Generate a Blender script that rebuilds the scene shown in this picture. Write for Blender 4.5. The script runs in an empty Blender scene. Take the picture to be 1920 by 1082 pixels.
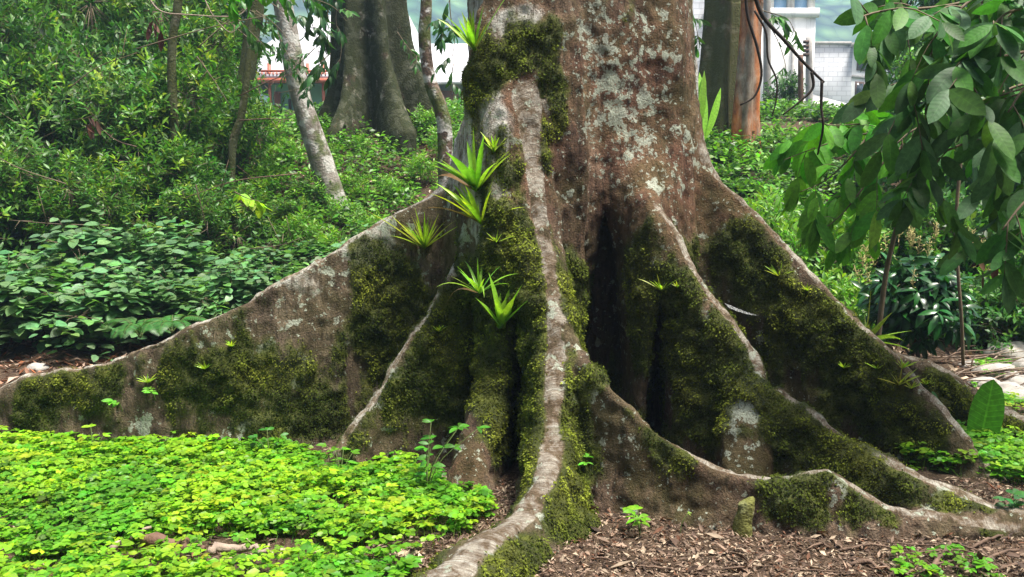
import bpy, math, random
import numpy as np
from mathutils import Vector, Matrix
from mathutils.bvhtree import BVHTree
import openvdb
C = bpy.context.scene.collection
SC = bpy.context.scene
R = math.radians
# ------------------------------------------------------------ camera, world, sun, exposure
CAMZ = 1.5
PITCH = R(6.9)
FPX = 1663.0
cd = bpy.data.cameras.new('camera'); cam = bpy.data.objects.new('camera', cd); C.objects.link(cam)
cam.location = (0, 0, CAMZ); cam.rotation_euler = (R(90) - PITCH, 0, 0)
cd.lens = 36 * FPX / 1920; cd.sensor_width = 36; cd.clip_start = 0.05; cd.clip_end = 4000
SC.camera = cam
SUN_EL, SUN_AZ = R(72), R(62)          # azimuth measured from behind the camera towards the left
W = bpy.data.worlds.new('World'); SC.world = W; W.use_nodes = True
wn = W.node_tree.nodes; wl = W.node_tree.links
sky = wn.new('ShaderNodeTexSky'); sky.sky_type = 'NISHITA'; sky.sun_disc = False
sky.sun_elevation = SUN_EL; sky.air_density = 1.0; sky.dust_density = 6.0; sky.ozone_density = 0.6
# sun direction: from camera-left and behind
sdir = Vector((math.sin(SUN_AZ) * math.cos(SUN_EL), -math.cos(SUN_AZ) * math.cos(SUN_EL), math.sin(SUN_EL)))
sky.sun_rotation = math.atan2(sdir.x, sdir.y)
wl.new(sky.outputs[0], wn['Background'].inputs[0]); wn['Background'].inputs[1].default_value = 0.085
sl = bpy.data.lights.new('sun', 'SUN'); sl.energy = 5.0; sl.angle = R(16); sl.color = (1.0, 0.95, 0.86)
sun = bpy.data.objects.new('sun', sl); C.objects.link(sun)
sun.rotation_euler = sdir.to_track_quat('Z', 'Y').to_euler()
SC.view_settings.view_transform = 'Standard'; SC.view_settings.look = 'None'
SC.view_settings.exposure = 1.17; SC.view_settings.gamma = 1.0
SC.cycles.max_bounces = 6; SC.cycles.diffuse_bounces = 3; SC.cycles.transparent_max_bounces = 4
SC.cycles.use_denoising = True; SC.cycles.volume_bounces = 1

# ------------------------------------------------------------ helpers
def ray(px, py):
    u = -(py - 541) / FPX; s, c = math.sin(PITCH), math.cos(PITCH)
    return np.array([(px - 960) / FPX, c + s * u, -s + c * u])
def at(px, py, Y):
    d = ray(px, py); k = Y / d[1]
    return np.array([d[0] * k, Y, CAMZ + d[2] * k])
def groundY(by):
    d = ray(960, by); return CAMZ / -d[2] * d[1]
def rng(s): return np.random.default_rng(s)

def _hash(ix, iy, iz, seed):
    h = (ix * 374761393 + iy * 668265263 + iz * 2147483647 + seed * 1274126177) & 0xFFFFFFFF
    h = ((h ^ (h >> 13)) * 1274126177) & 0xFFFFFFFF
    h = (h ^ (h >> 16)) & 0xFFFFFFFF
    return h.astype(np.float64) / 4294967295.0
def vnoise(p, seed=0):
    p = np.asarray(p, float); i = np.floor(p).astype(np.int64); f = p - i; f = f * f * (3 - 2 * f)
    r = 0
    for a in (0, 1):
        wx = f[:, 0] if a else 1 - f[:, 0]
        for b in (0, 1):
            wy = f[:, 1] if b else 1 - f[:, 1]
            for c in (0, 1):
                wz = f[:, 2] if c else 1 - f[:, 2]
                r = r + wx * wy * wz * _hash(i[:, 0] + a, i[:, 1] + b, i[:, 2] + c, seed)
    return r
def fbm(p, octv=3, seed=0):
    p = np.asarray(p, float); r = 0; a = .5; t = 0
    for k in range(octv):
        r = r + a * vnoise(p * 2 ** k + 17.3 * k, seed + k); t += a; a *= .5
    return r / t
def sstep(a, b, x):
    t = np.clip((x - a) / (b - a), 0, 1); return t * t * (3 - 2 * t)

def tag(o, label=None, cat=None, group=None, kind=None):
    if label: o['label'] = label
    if cat: o['category'] = cat
    if group: o['group'] = group
    if kind: o['kind'] = kind
    return o
def empty(name, loc=(0, 0, 0)):
    o = bpy.data.objects.new(name, None); C.objects.link(o); o.location = loc
    o.empty_display_size = .1; return o
def link(name, me, mat, parent=None, loc=None):
    o = bpy.data.objects.new(name, me); C.objects.link(o)
    if mat is not None and not me.materials: me.materials.append(mat)
    if parent is not None: o.parent = parent
    if loc is not None: o.location = loc
    return o
def nmesh(name, v, f, tint=None, luv=None, smooth=False, fl=None):
    """mesh from arrays: f is (n,3) or (n,4)"""
    v = np.asarray(v, np.float32).reshape(-1, 3); f = np.asarray(f, np.int32)
    me = bpy.data.meshes.new(name); n, k = f.shape
    me.vertices.add(len(v)); me.vertices.foreach_set('co', v.ravel())
    me.loops.add(n * k); me.loops.foreach_set('vertex_index', f.ravel())
    me.polygons.add(n); me.polygons.foreach_set('loop_start', np.arange(0, n * k, k, dtype=np.int32))
    if smooth: me.polygons.foreach_set('use_smooth', np.ones(n, bool))
    if tint is not None:
        a = me.color_attributes.new('tint', 'FLOAT_COLOR', 'POINT')
        c = np.ones((len(v), 4), np.float32); c[:, :3] = tint; a.data.foreach_set('color', c.ravel())
    if luv is not None:
        a = me.attributes.new('luv', 'FLOAT_VECTOR', 'POINT')
        c = np.zeros((len(v), 3), np.float32); c[:, :2] = luv; a.data.foreach_set('vector', c.ravel())
    if fl:
        for nm, arr in fl.items():
            a = me.attributes.new(nm, 'FLOAT', 'POINT'); a.data.foreach_set('value', np.asarray(arr, np.float32))
    me.update(calc_edges=True); me.validate(); return me
def copy_tree(o, parent=None):
    c = o.copy(); C.objects.link(c)
    if parent is not None: c.parent = parent
    for ch in list(o.children): copy_tree(ch, c)
    return c

# ---- leaf templates: verts in leaf space (x side, y along axis 0..1, z up)
def leaf_tpl(width=.3, fold=.12, droop=.25, n=3, peak=.45, point=1.0):
    """pointed or rounded leaf with a fold along the midrib and a droop"""
    V = []; UV = []; F = []
    for i in range(n + 1):
        t = i / n
        w = width * (math.sin(math.pi * min(1, t ** (math.log(.5) / math.log(peak)))) ** (.75 * point)) if 0 < t < 1 else 0.0
        z = -droop * t * t
        if w == 0: V.append((0, t, z)); UV.append((0, t))
        else:
            V += [(-w / 2, t, z + fold * w), (0, t, z), (w / 2, t, z + fold * w)]; UV += [(-1, t), (0, t), (1, t)]
    def row(i): return [0] if i == 0 else ([1 + 3 * (n - 1)] if i == n else [1 + 3 * (i - 1) + k for k in range(3)])
    for i in range(n):
        a, b = row(i), row(i + 1)
        if len(a) == 1: F += [(a[0], b[1], b[0]), (a[0], b[2], b[1])]
        elif len(b) == 1: F += [(a[0], a[1], b[0]), (a[1], a[2], b[0])]
        else: F += [(a[0], a[1], b[1]), (a[0], b[1], b[0]), (a[1], a[2], b[2]), (a[1], b[2], b[1])]
    return np.array(V, float), np.array(F), np.array(UV, float)
def inst(tpl, pos, d, nrm, size, col, var=0, wid=None):
    """place template once per row; returns verts, faces, tint, luv"""
    V, F, UV = tpl; M = len(pos)
    d = d / (np.linalg.norm(d, axis=1, keepdims=True) + 1e-9)
    s = np.cross(d, nrm); s /= np.linalg.norm(s, axis=1, keepdims=True) + 1e-9
    u = np.cross(s, d)
    size = np.broadcast_to(size, (M,)); wid = np.ones(M) if wid is None else wid
    P = (pos[:, None, :] + size[:, None, None] * (wid[:, None, None] * V[None, :, 0:1] * s[:, None, :] + V[None, :, 1:2] * d[:, None, :] + V[None, :, 2:3] * u[:, None, :]))
    Fs = F[None] + (np.arange(M) * len(V))[:, None, None]
    T = np.repeat(col[:, None, :], len(V), 1)
    U = np.repeat(UV[None], M, 0)
    return P.reshape(-1, 3), Fs.reshape(-1, F.shape[1]), T.reshape(-1, 3), U.reshape(-1, 2)
def merge(*ms):
    v = []; f = []; t = []; u = []; o = 0
    for m in ms:
        v.append(m[0]); f.append(m[1] + o); t.append(m[2]); u.append(m[3]); o += len(m[0])
    return np.concatenate(v), np.concatenate(f), np.concatenate(t), np.concatenate(u)
def unit(n, r):
    d = r.normal(size=(n, 3)); return d / np.linalg.norm(d, axis=1, keepdims=True)
def cols(n, r, base, var=.25, alt=None, pa=0):
    """colours around base, brightness and hue jitter"""
    b = np.array(base)[None] * (1 + var * r.normal(size=(n, 1))).clip(.45, 1.9)
    b = b * (1 + .12 * r.normal(size=(n, 3)))
    if alt is not None:
        m = r.random(n) < pa; b[m] = np.array(alt) * (1 + .2 * r.normal(size=(m.sum(), 1))).clip(.6, 1.5)
    return b.clip(.004, .9)
def tube(pts, rad, k=8, closed_end=True):
    """swept tube along pts (n,3) with radii; returns quads"""
    pts = np.asarray(pts, float); n = len(pts); rad = np.broadcast_to(rad, (n,))
    tan = np.gradient(pts, axis=0); tan /= np.linalg.norm(tan, axis=1, keepdims=True) + 1e-9
    a = np.array([0, 0, 1.]) if abs(tan[0][2]) < .9 else np.array([1., 0, 0])
    V = []; 
    s = np.cross(tan[0], a); s /= np.linalg.norm(s)
    for i in range(n):
        s = s - tan[i] * np.dot(s, tan[i]); s /= np.linalg.norm(s) + 1e-9
        b = np.cross(tan[i], s)
        th = np.arange(k) * 2 * math.pi / k
        V.append(pts[i] + rad[i] * (np.cos(th)[:, None] * s + np.sin(th)[:, None] * b))
    V = np.concatenate(V)
    F = []
    for i in range(n - 1):
        for j in range(k):
            F.append((i * k + j, i * k + (j + 1) % k, (i + 1) * k + (j + 1) % k, (i + 1) * k + j))
    V = np.concatenate([V, pts[:1], pts[-1:]]); c0 = n * k; c1 = c0 + 1
    for j in range(k):
        F.append((c0, (j + 1) % k, j, c0)); F.append((c1, (n - 1) * k + j, (n - 1) * k + (j + 1) % k, c1))
    F = np.array(F)
    tri = [];
    q = F[:-2 * k]; tri = np.concatenate([q[:, [0, 1, 2]], q[:, [0, 2, 3]], F[-2 * k:, :3]])
    return V, tri
def tubes(lst, k=5):
    v = []; f = []; o = 0
    for p, r_ in lst:
        a, b = tube(p, r_, k); v.append(a); f.append(b + o); o += len(a)
    return np.concatenate(v), np.concatenate(f)
def spline(P, m):
    """Catmull-Rom resample of (n,k) control rows to m rows, even in parameter"""
    P = np.asarray(P, float); n = len(P); Q = np.concatenate([2 * P[:1] - P[1:2], P, 2 * P[-1:] - P[-2:-1]])
    t = np.linspace(0, n - 1 - 1e-6, m); i = t.astype(int); f = (t - i)[:, None]
    p0, p1, p2, p3 = Q[i], Q[i + 1], Q[i + 2], Q[i + 3]
    return .5 * (2 * p1 + (p2 - p0) * f + (2 * p0 - 5 * p1 + 4 * p2 - p3) * f ** 2 + (3 * p1 - p0 - 3 * p2 + p3) * f ** 3)

# ---- terrain height
def ground(x, y):
    x = np.asarray(x, float); y = np.asarray(y, float)
    rise = sstep(7.2, 15, y + .25 * np.sin(x * .9)) * 2.5 + np.clip(y - 15, 0, 60) * .055
    q = np.stack([x.ravel() * 1.3, y.ravel() * 1.3, 0 * x.ravel()], 1)
    q2 = np.stack([x.ravel() * 9, y.ravel() * 9, 0 * x.ravel()], 1)
    n = (fbm(q, 2, 5).reshape(x.shape) - .5)
    return rise + n * .05 * (1 + sstep(7, 10, y) * 4) + (vnoise(q2, 9).reshape(x.shape) - .5) * .018
def gz(x, y): return float(ground(np.array([x]), np.array([y]))[0])
# ------------------------------------------------------------ materials
class NB:
    def __init__(s, name):
        s.m = bpy.data.materials.new(name); s.m.use_nodes = True; s.t = s.m.node_tree; s.n = s.t.nodes; s.l = s.t.links
        s.b = s.n['Principled BSDF']; s.o = s.n['Material Output']
    def new(s, t, **k):
        n = s.n.new(t)
        for a, b in k.items(): setattr(n, a, b)
        return n
    def co(s, scale=(1, 1, 1)):
        g = s.new('ShaderNodeNewGeometry'); m = s.new('ShaderNodeMapping'); m.inputs['Scale'].default_value = scale
        s.l.new(g.outputs['Position'], m.inputs[0]); return m.outputs[0]
    def oco(s, scale=(1, 1, 1)):
        g = s.new('ShaderNodeTexCoord'); m = s.new('ShaderNodeMapping'); m.inputs['Scale'].default_value = scale
        s.l.new(g.outputs['Object'], m.inputs[0]); return m.outputs[0]
    def noise(s, co, scale, detail=3, rough=.55, dist=0):
        n = s.new('ShaderNodeTexNoise'); s.l.new(co, n.inputs['Vector']); n.inputs['Scale'].default_value = scale
        n.inputs['Detail'].default_value = detail; n.inputs['Roughness'].default_value = rough; n.inputs['Distortion'].default_value = dist
        return n.outputs[0]
    def vor(s, co, scale, feat='F1'):
        n = s.new('ShaderNodeTexVoronoi'); n.feature = feat; s.l.new(co, n.inputs['Vector']); n.inputs['Scale'].default_value = scale
        return n.outputs[0]
    def ramp(s, x, stops, interp='LINEAR'):
        n = s.new('ShaderNodeValToRGB'); n.color_ramp.interpolation = interp; e = n.color_ramp.elements
        while len(e) < len(stops): e.new(.5)
        for i, (p, c) in enumerate(stops):
            e[i].position = p; c = c if isinstance(c, (tuple, list)) else (c, c, c); e[i].color = (*c, 1)
        s.l.new(x, n.inputs[0]); return n.outputs[0]
    def mix(s, f, a, b, mode='MIX'):
        n = s.new('ShaderNodeMix'); n.data_type = 'RGBA'; n.blend_type = mode
        for i, v in ((0, f), (6, a), (7, b)):
            if isinstance(v, (int, float)): n.inputs[i].default_value = v if i == 0 else (v, v, v, 1)
            elif isinstance(v, (tuple, list)): n.inputs[i].default_value = (*v, 1)
            else: s.l.new(v, n.inputs[i])
        return n.outputs[2]
    def math(s, op, a, b=0.0, clamp=False):
        n = s.new('ShaderNodeMath'); n.operation = op; n.use_clamp = clamp
        for i, v in enumerate((a, b)):
            if isinstance(v, (int, float)): n.inputs[i].default_value = v
            else: s.l.new(v, n.inputs[i])
        return n.outputs[0]
    def attr(s, name, out='Fac'):
        n = s.new('ShaderNodeAttribute'); n.attribute_name = name; return n.outputs[out]
    def bump(s, h, strength=.5, dist=.01, prev=None):
        n = s.new('ShaderNodeBump'); n.inputs['Strength'].default_value = strength; n.inputs['Distance'].default_value = dist
        s.l.new(h, n.inputs['Height'])
        if prev is not None: s.l.new(prev, n.inputs['Normal'])
        return n.outputs[0]
    def fin(s, col, rough=.7, nrm=None, spec=.3):
        if isinstance(col, (tuple, list)): s.b.inputs['Base Color'].default_value = (*col, 1)
        else: s.l.new(col, s.b.inputs['Base Color'])
        if isinstance(rough, (int, float)): s.b.inputs['Roughness'].default_value = rough
        else: s.l.new(rough, s.b.inputs['Roughness'])
        s.b.inputs['Specular IOR Level'].default_value = spec
        if nrm is not None: s.l.new(nrm, s.b.inputs['Normal'])
        return s.m

def leaf_material(name, rough=.42, transl=.35, veins=0, spec=.4, tcol=(1.15, 1.25, .5), vs=.22):
    k = NB(name); t = k.attr('tint', 'Color'); c = t
    co = k.co(); n = k.noise(co, 40, 2)
    c = k.mix(1.0, t, k.ramp(n, [(.3, .75), (.7, 1.2)]), 'MULTIPLY')
    nrm = None
    if veins:
        sep = k.new('ShaderNodeSeparateXYZ'); k.l.new(k.attr('luv', 'Vector'), sep.inputs[0])
        ax = k.math('ABSOLUTE', sep.outputs[0])
        ph = k.math('SUBTRACT', k.math('MULTIPLY', sep.outputs[1], float(veins)), k.math('MULTIPLY', ax, 1.1))
        w = k.math('ABSOLUTE', k.math('SUBTRACT', k.math('FRACT', ph), .5))
        rib = k.math('LESS_THAN', ax, .06)
        vein = k.math('MAXIMUM', k.math('GREATER_THAN', w, .45), rib)
        c = k.mix(k.math('MULTIPLY', vein, vs), c, k.mix(1.0, c, (2.2, 2.0, 2.0), 'MULTIPLY'))
        nrm = k.bump(w, .15, .004)
    k.fin(c, rough, nrm, spec)
    tr = k.new('ShaderNodeBsdfTranslucent'); k.l.new(k.mix(1.0, c, tcol, 'MULTIPLY'), tr.inputs[0])
    mx = k.new('ShaderNodeMixShader'); mx.inputs[0].default_value = transl
    k.l.new(k.b.outputs[0], mx.inputs[1]); k.l.new(tr.outputs[0], mx.inputs[2]); k.l.new(mx.outputs[0], k.o.inputs[0])
    return k.m
M_leaf = leaf_material('leaf_green')
M_leafgloss = leaf_material('leaf_glossy', .28, .25, spec=.5)
M_leafvein = leaf_material('leaf_veined', .5, .35, veins=9, spec=.22)
M_leafrib = leaf_material('leaf_ribbed', .4, .4, veins=17, spec=.35, vs=.5)
M_cover = leaf_material('ground_cover_leaf', .45, .45, tcol=(1.2, 1.2, .4))
M_brom = leaf_material('bromeliad_leaf', .35, .4)
M_mossleaf = leaf_material('moss_tuft', .85, .35, spec=.1)
M_dead = leaf_material('dead_leaf', .7, .1, spec=.2, tcol=(1.2, .9, .6))
def _flat(name, col, rough=.8, noise=.3, sc=8, bump=.3, spec=.3):
    k = NB(name); co = k.co(); n = k.noise(co, sc, 4)
    c = k.mix(1.0, col, k.ramp(n, [(.25, 1 - noise), (.75, 1 + noise)]), 'MULTIPLY')
    return k.fin(c, rough, k.bump(k.noise(co, sc * 6, 3), bump, .01), spec)
M_stem = _flat('woody_stem', (.15, .115, .075))
M_stemgreen = _flat('green_stem', (.10, .14, .04))
M_stone = _flat('stone', (.33, .31, .28), .85, .3, 12, .6)

# big tree bark, driven by per-vertex masks crest, moss, pale, red, arc length
def bark_mat():
    k = NB('buttress_bark'); co = k.co(); cv = k.co((1, 1, .22))
    crest = k.attr('crest'); moss = k.attr('moss'); pale = k.attr('pale'); red = k.attr('red'); arc = k.attr('arc')
    n1 = k.noise(cv, 7, 7, .72); n2 = k.noise(cv, 30, 6, .75); n3 = k.noise(co, 3.2, 4, .6); n4 = k.noise(co, 90, 3, .7)
    brown = k.ramp(n1, [(.32, (.04, .028, .019)), (.5, (.13, .095, .064)), (.66, (.27, .21, .15))])
    redb = k.ramp(n1, [(.32, (.06, .022, .012)), (.5, (.17, .082, .048)), (.68, (.29, .17, .11))])
    c = k.mix(k.math('MULTIPLY', red, .9), brown, redb)
    c = k.mix(k.ramp(n2, [(.38, .8), (.5, 0.)]), c, (.025, .016, .011))
    c = k.mix(k.ramp(n4, [(.5, 0.), (.72, .5)]), c, k.mix(1.0, c, (2.4, 2.2, 2.0), 'MULTIPLY'))
    c = k.mix(k.math('MULTIPLY', k.attr('recess_shade'), .6), c, k.mix(1.0, c, (.35, .28, .25), 'MULTIPLY'))  # shade of the recesses put into the bark colour
    # greenish algae film
    c = k.mix(k.math('MULTIPLY', k.ramp(n3, [(.42, 0.), (.62, .55)]), k.math('SUBTRACT', 1.0, pale, True)), c, (.085, .08, .022))
    # whitish bark on the side of the trunk
    palec = k.ramp(n1, [(.3, (.30, .27, .22)), (.5, (.58, .56, .50)), (.7, (.74, .73, .68))])
    palec = k.mix(k.ramp(n2, [(.4, .85), (.52, 0.)]), palec, (.10, .06, .035))
    pm = k.math('ADD', pale, k.math('MULTIPLY', k.math('SUBTRACT', n3, .5), 1.6))
    c = k.mix(k.ramp(pm, [(.42, 0.), (.58, .9)]), c, palec)
    # rings across the crests
    cmb = k.new('ShaderNodeCombineXYZ'); k.l.new(k.math('MULTIPLY', arc, 34.0), cmb.inputs[0])
    g = k.new('ShaderNodeVectorMath'); g.operation = 'ADD'; k.l.new(cmb.outputs[0], g.inputs[0])
    sc = k.new('ShaderNodeVectorMath'); sc.operation = 'SCALE'; sc.inputs['Scale'].default_value = 4.0; k.l.new(co, sc.inputs[0])
    k.l.new(sc.outputs[0], g.inputs[1])
    ring = k.noise(g.outputs[0], 2.2, 6, .78, 1.1)
    crestc = k.ramp(ring, [(.36, (.13, .105, .08)), (.47, (.23, .195, .155)), (.6, (.32, .295, .255)), (.74, (.42, .405, .37))])
    crestn = k.ramp(k.noise(co, 9, 6, .7), [(.38, (.30, .26, .15)), (.46, (.62, .50, .38)), (.54, (1.1, 1.08, 1.05)), (.62, (1.6, 1.65, 1.65))])
    crestc = k.mix(1.0, crestc, crestn, 'MULTIPLY')
    crestc = k.mix(k.math('MULTIPLY', pale, .6), crestc, k.mix(1.0, crestc, (1.8, 1.9, 1.95), 'MULTIPLY'))
    cm = k.math('ADD', crest, k.math('MULTIPLY', k.math('SUBTRACT', k.noise(co, 16, 3), .5), .7))
    c = k.mix(k.ramp(cm, [(.42, 0.), (.6, 1.)]), c, crestc)
    # lichen discs
    wob = k.new('ShaderNodeVectorMath'); wob.operation = 'ADD'; k.l.new(co, wob.inputs[0])
    nn = k.new('ShaderNodeTexNoise'); nn.inputs['Scale'].default_value = 14; nn.inputs['Detail'].default_value = 3; k.l.new(co, nn.inputs['Vector'])
    s2 = k.new('ShaderNodeVectorMath'); s2.operation = 'SCALE'; s2.inputs['Scale'].default_value = .12; k.l.new(nn.outputs['Color'], s2.inputs[0])
    k.l.new(s2.outputs[0], wob.inputs[1])
    li = k.attr('lichen')
    for scl, off, lo in ((6.5, 0., .625), (15, 3., .632), (34, 7., .65)):
        mp = k.new('ShaderNodeMapping'); mp.inputs['Location'].default_value = (off, off, off); k.l.new(co, mp.inputs[0])
        v = k.math('ADD', k.noise(mp.outputs[0], scl, 6, .62), k.math('MULTIPLY', li, .10))
        d = k.ramp(v, [(lo, 0.), (lo + .014, 1.)])
        d = k.math('MULTIPLY', d, k.ramp(n4, [(.34, .25), (.52, .95)]))
        d = k.math('MULTIPLY', d, k.ramp(n2, [(.36, .4), (.46, 1.)]))
        c = k.mix(d, c, k.mix(k.noise(co, 5, 2), (.50, .52, .44), (.36, .43, .32)))
    # moss film under the tufts
    mn = k.math('ADD', moss, k.math('MULTIPLY', k.math('SUBTRACT', k.noise(co, 22, 4), .5), .5))
    mossc = k.ramp(k.noise(co, 11, 4, .7), [(.3, (.02, .03, .007)), (.5, (.06, .075, .013)), (.7, (.14, .16, .022))])
    c = k.mix(k.math('MULTIPLY', k.ramp(mn, [(.12, 0.), (.6, .92)]), 1.0), c, mossc)
    h = k.math('ADD', k.math('MULTIPLY', n2, 1.0), k.math('MULTIPLY', n4, .6))
    nb = k.bump(h, 1., .03)
    nb = k.bump(k.noise(co, 160, 2, .7), .6, .005, nb)
    nb = k.bump(k.math('MULTIPLY', ring, crest), .8, .010, nb)
    return k.fin(c, .8, nb, .25)
M_bark = bark_mat()

def trunk_mat(name, c0, c1, c2, patch=(.5, .5, .45), amount=.5, moss=.3, mcol=(.06, .085, .015)):
    k = NB(name); co = k.co(); cv = k.co((1, 1, .3))
    n1 = k.noise(cv, 9, 5, .65); n2 = k.noise(co, 3.2, 4, .65)
    c = k.ramp(n1, [(.32, c0), (.5, c1), (.68, c2)])
    v = k.noise(co, 7, 4, .6, .5)
    c = k.mix(k.ramp(v, [(.5, 0.), (.56, amount)]), c, patch)
    c = k.mix(k.ramp(n2, [(.62 - moss * .4, 0.), (.72 - moss * .4, .85)]), c, mcol)
    return k.fin(c, .85, k.bump(k.math('ADD', n1, k.noise(co, 40, 3)), .8, .02), .2)
# ------------------------------------------------------------ the buttressed tree (signed distance field, one smooth surface)
TCX, TCY = .387, 5.60
def fin(pts, wt, flare, name, label):
    """pts rows: crest px, crest py, px-row of the ground contact under it"""
    P = []
    for px, py, by in pts:
        Y = groundY(by); P.append(at(px, py, Y))
    P = spline(P, 6 * len(P))
    return dict(p=P, wt=np.interp(np.linspace(0, 1, len(P)), np.linspace(0, 1, len(wt)), wt), fl=flare, name=name, label=label)
FINS = [
 fin([(905,150,815),(868,260,805),(845,330,800),(805,365,800),(760,388,803),(700,420,808),(650,450,815),(600,480,822),(560,505,828),(500,541,835),(440,575,838),(370,608,839),(300,637,838),(240,662,836),(200,681,835),(150,690,833),(100,698,832),(50,703,831),(25,716,830),(-40,738,828),(-120,765,826),(-220,800,824)],
     [.10,.07,.04,.035,.035,.035,.04,.045,.05], .07, 'buttress_root', 'longest thin buttress sweeping left with bare tan and mossy bark'),
 fin([(950,400,822),(918,450,832),(882,490,842),(850,515,852),(825,552,856),(800,592,860),(750,667,868),(700,745,878),(660,800,885),(630,855,893),(592,900,903),(560,925,915)],
     [.06,.05,.042,.038,.038,.042,.048,.05], .06, 'buttress_root', 'short mossy buttress with pale edge ending in the ground cover'),
 fin([(985,540,834),(972,580,846),(950,630,862),(922,690,880),(902,760,896),(884,820,912),(870,870,926),(858,920,940)],
     [.05,.07,.08,.085,.09,.10], .03, 'buttress_root', 'short thick mossy root leaning on the front buttress'),
 fin([(985,-80,852),(985,60,856),(986,150,860),(992,230,864),(1003,320,869),(1014,400,876),(1030,500,888),(1042,600,905),(1040,700,925),(1036,800,950),(1026,880,985),(990,950,1022),(940,990,1060),(890,1032,1105),(835,1085,1150),(760,1150,1210),(640,1260,1330)],
     [.20,.19,.14,.10,.08,.068,.058,.055,.055,.055,.06,.065,.07,.075,.08,.08,.08], .10, 'buttress_root', 'front buttress with ringed pale crest running to the bottom edge'),
 fin([(1060,610,905),(1085,650,915),(1110,690,930),(1150,730,945),(1200,775,956),(1250,815,965),(1300,850,972),(1350,876,980),(1420,890,986),(1480,889,990),(1530,880,992),(1560,882,993),(1600,908,996),(1650,938,999),(1700,957,1001),(1800,977,1004),(1900,989,1008),(1990,1003,1018)],
     [.05,.03,.03,.035,.035,.04,.045,.055,.04,.035,.025], .08, 'buttress_root', 'low wavy front root with a humped knee right of centre'),
 fin([(1195,230,790),(1205,300,822),(1215,350,842),(1235,390,853),(1270,440,860),(1300,500,868),(1340,560,876),(1380,610,885),(1410,650,892),(1432,700,902),(1475,742,912),(1550,792,926),(1620,840,944),(1700,880,961),(1780,915,973),(1840,940,982),(1900,966,990)],
     [.12,.06,.045,.045,.045,.05,.055,.065,.055,.05,.05,.045], .08, 'buttress_root', 'middle right buttress with orange brown ridge and a side pillar'),
 fin([(1418,712,896),(1403,745,905),(1398,800,918),(1388,865,930),(1375,905,940)],
     [.08,.09,.09,.11], .08, 'root_pillar', 'lichen crusted side pillar under the middle right buttress'),
 fin([(1255,40,800),(1270,120,800),(1286,205,800),(1302,262,799),(1333,312,803),(1380,367,810),(1450,432,820),(1520,512,832),(1600,592,845),(1680,672,858),(1750,747,872),(1800,802,883),(1840,860,893),(1875,905,905)],
     [.20,.15,.09,.055,.048,.045,.05,.05,.045,.045], .08, 'buttress_root', 'straight outer right buttress with grey banded ridge'),
 fin([(1420,500,768),(1600,600,777),(1680,655,785),(1740,676,795),(1800,710,805),(1840,741,812),(1880,765,822),(1930,787,835),(2010,820,850),(2120,850,860)],
     [.06,.05,.05,.055,.06,.05,.04], .08, 'buttress_root', 'low far root seen behind the outer right buttress'),
]
for f_, s_ in zip(FINS, (.015, .015, .005, .075, .012, .03, .02, .02, .03)): f_['sh'] = s_
H = .018
gx = np.arange(-4.3, 3.75, H); gy = np.arange(2.45, 6.75, H); gzv = np.arange(-.16, 4.6, H)
def fin_field(F, X, Y):
    """horizontal distance to the crest line, crest height, width, arc length"""
    P = F['p']; D = np.full(X.shape, 1e9); Cc = np.zeros(X.shape); Wd = np.zeros(X.shape); A = np.zeros(X.shape); S = np.zeros(X.shape)
    seg = np.linalg.norm(np.diff(P, axis=0), axis=1); al = np.concatenate([[0], np.cumsum(seg)])
    for i in range(len(P) - 1):
        a, b = P[i], P[i + 1]; dx, dy = b[0] - a[0], b[1] - a[1]; L = dx * dx + dy * dy + 1e-9
        t = np.clip(((X - a[0]) * dx + (Y - a[1]) * dy) / L, 0, 1)
        d = np.hypot(X - a[0] - t * dx, Y - a[1] - t * dy)
        m = d < D
        D = np.where(m, d, D); Cc = np.where(m, a[2] + t * (b[2] - a[2]), Cc)
        Wd = np.where(m, F['wt'][i] + t * (F['wt'][i + 1] - F['wt'][i]), Wd); A = np.where(m, al[i] + t * seg[i], A)
        S = np.where(m, abs(b[2] - a[2]) / math.sqrt(L), S)
    return D, Cc, Wd, A, np.minimum(S, 3)
def fin_sdf(f, D, Cc, Wd, S, Z):
    w = Wd + f['fl'] * np.clip(Cc - Z, 0, 1.2) * .55
    w = w + f.get('sh', .02) * (1 - np.exp(-np.clip(Cc - Z, 0, 3) / .16))
    w = w + .035 * np.exp(-np.clip(Z, 0, 2) / .10)
    r = Wd * .9
    qx = D - w + r; qz = (Z - Cc + 0) / np.sqrt(1 + S * S) + r
    return np.sqrt(np.maximum(qx, 0) ** 2 + np.maximum(qz, 0) ** 2) + np.minimum(np.maximum(qx, qz), 0) - r
def trunk_sdf(X, Y, Z):
    th = np.arctan2(Y - TCY, X - TCX); rr = np.hypot(X - TCX, Y - TCY)
    zz = np.clip(Z, 0, 5); tt = np.clip(zz / 1.7, 0, 1); r0 = .665 - .30 * (1 - tt * tt * (3 - 2 * tt)) + .02 * np.sin(3 * th + .8) + .02 * np.sin(5 * th + 2 + Z * .4) + .008 * np.sin(11 * th + Z)
    return (rr - r0) * .95
def smin(a, b, k):
    h = np.clip(.5 + .5 * (b - a) / k, 0, 1); return b + (a - b) * h - k * h * (1 - h)
G = None
GX, GY = np.meshgrid(gx, gy, indexing='ij')
Zc = gzv[None, None, :].astype(np.float32)
G = trunk_sdf(GX[:, :, None].astype(np.float32), GY[:, :, None].astype(np.float32), Zc).astype(np.float32)
KK = [.15, .08, .04, .15, .06, .16, .06, .34, .12]
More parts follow.
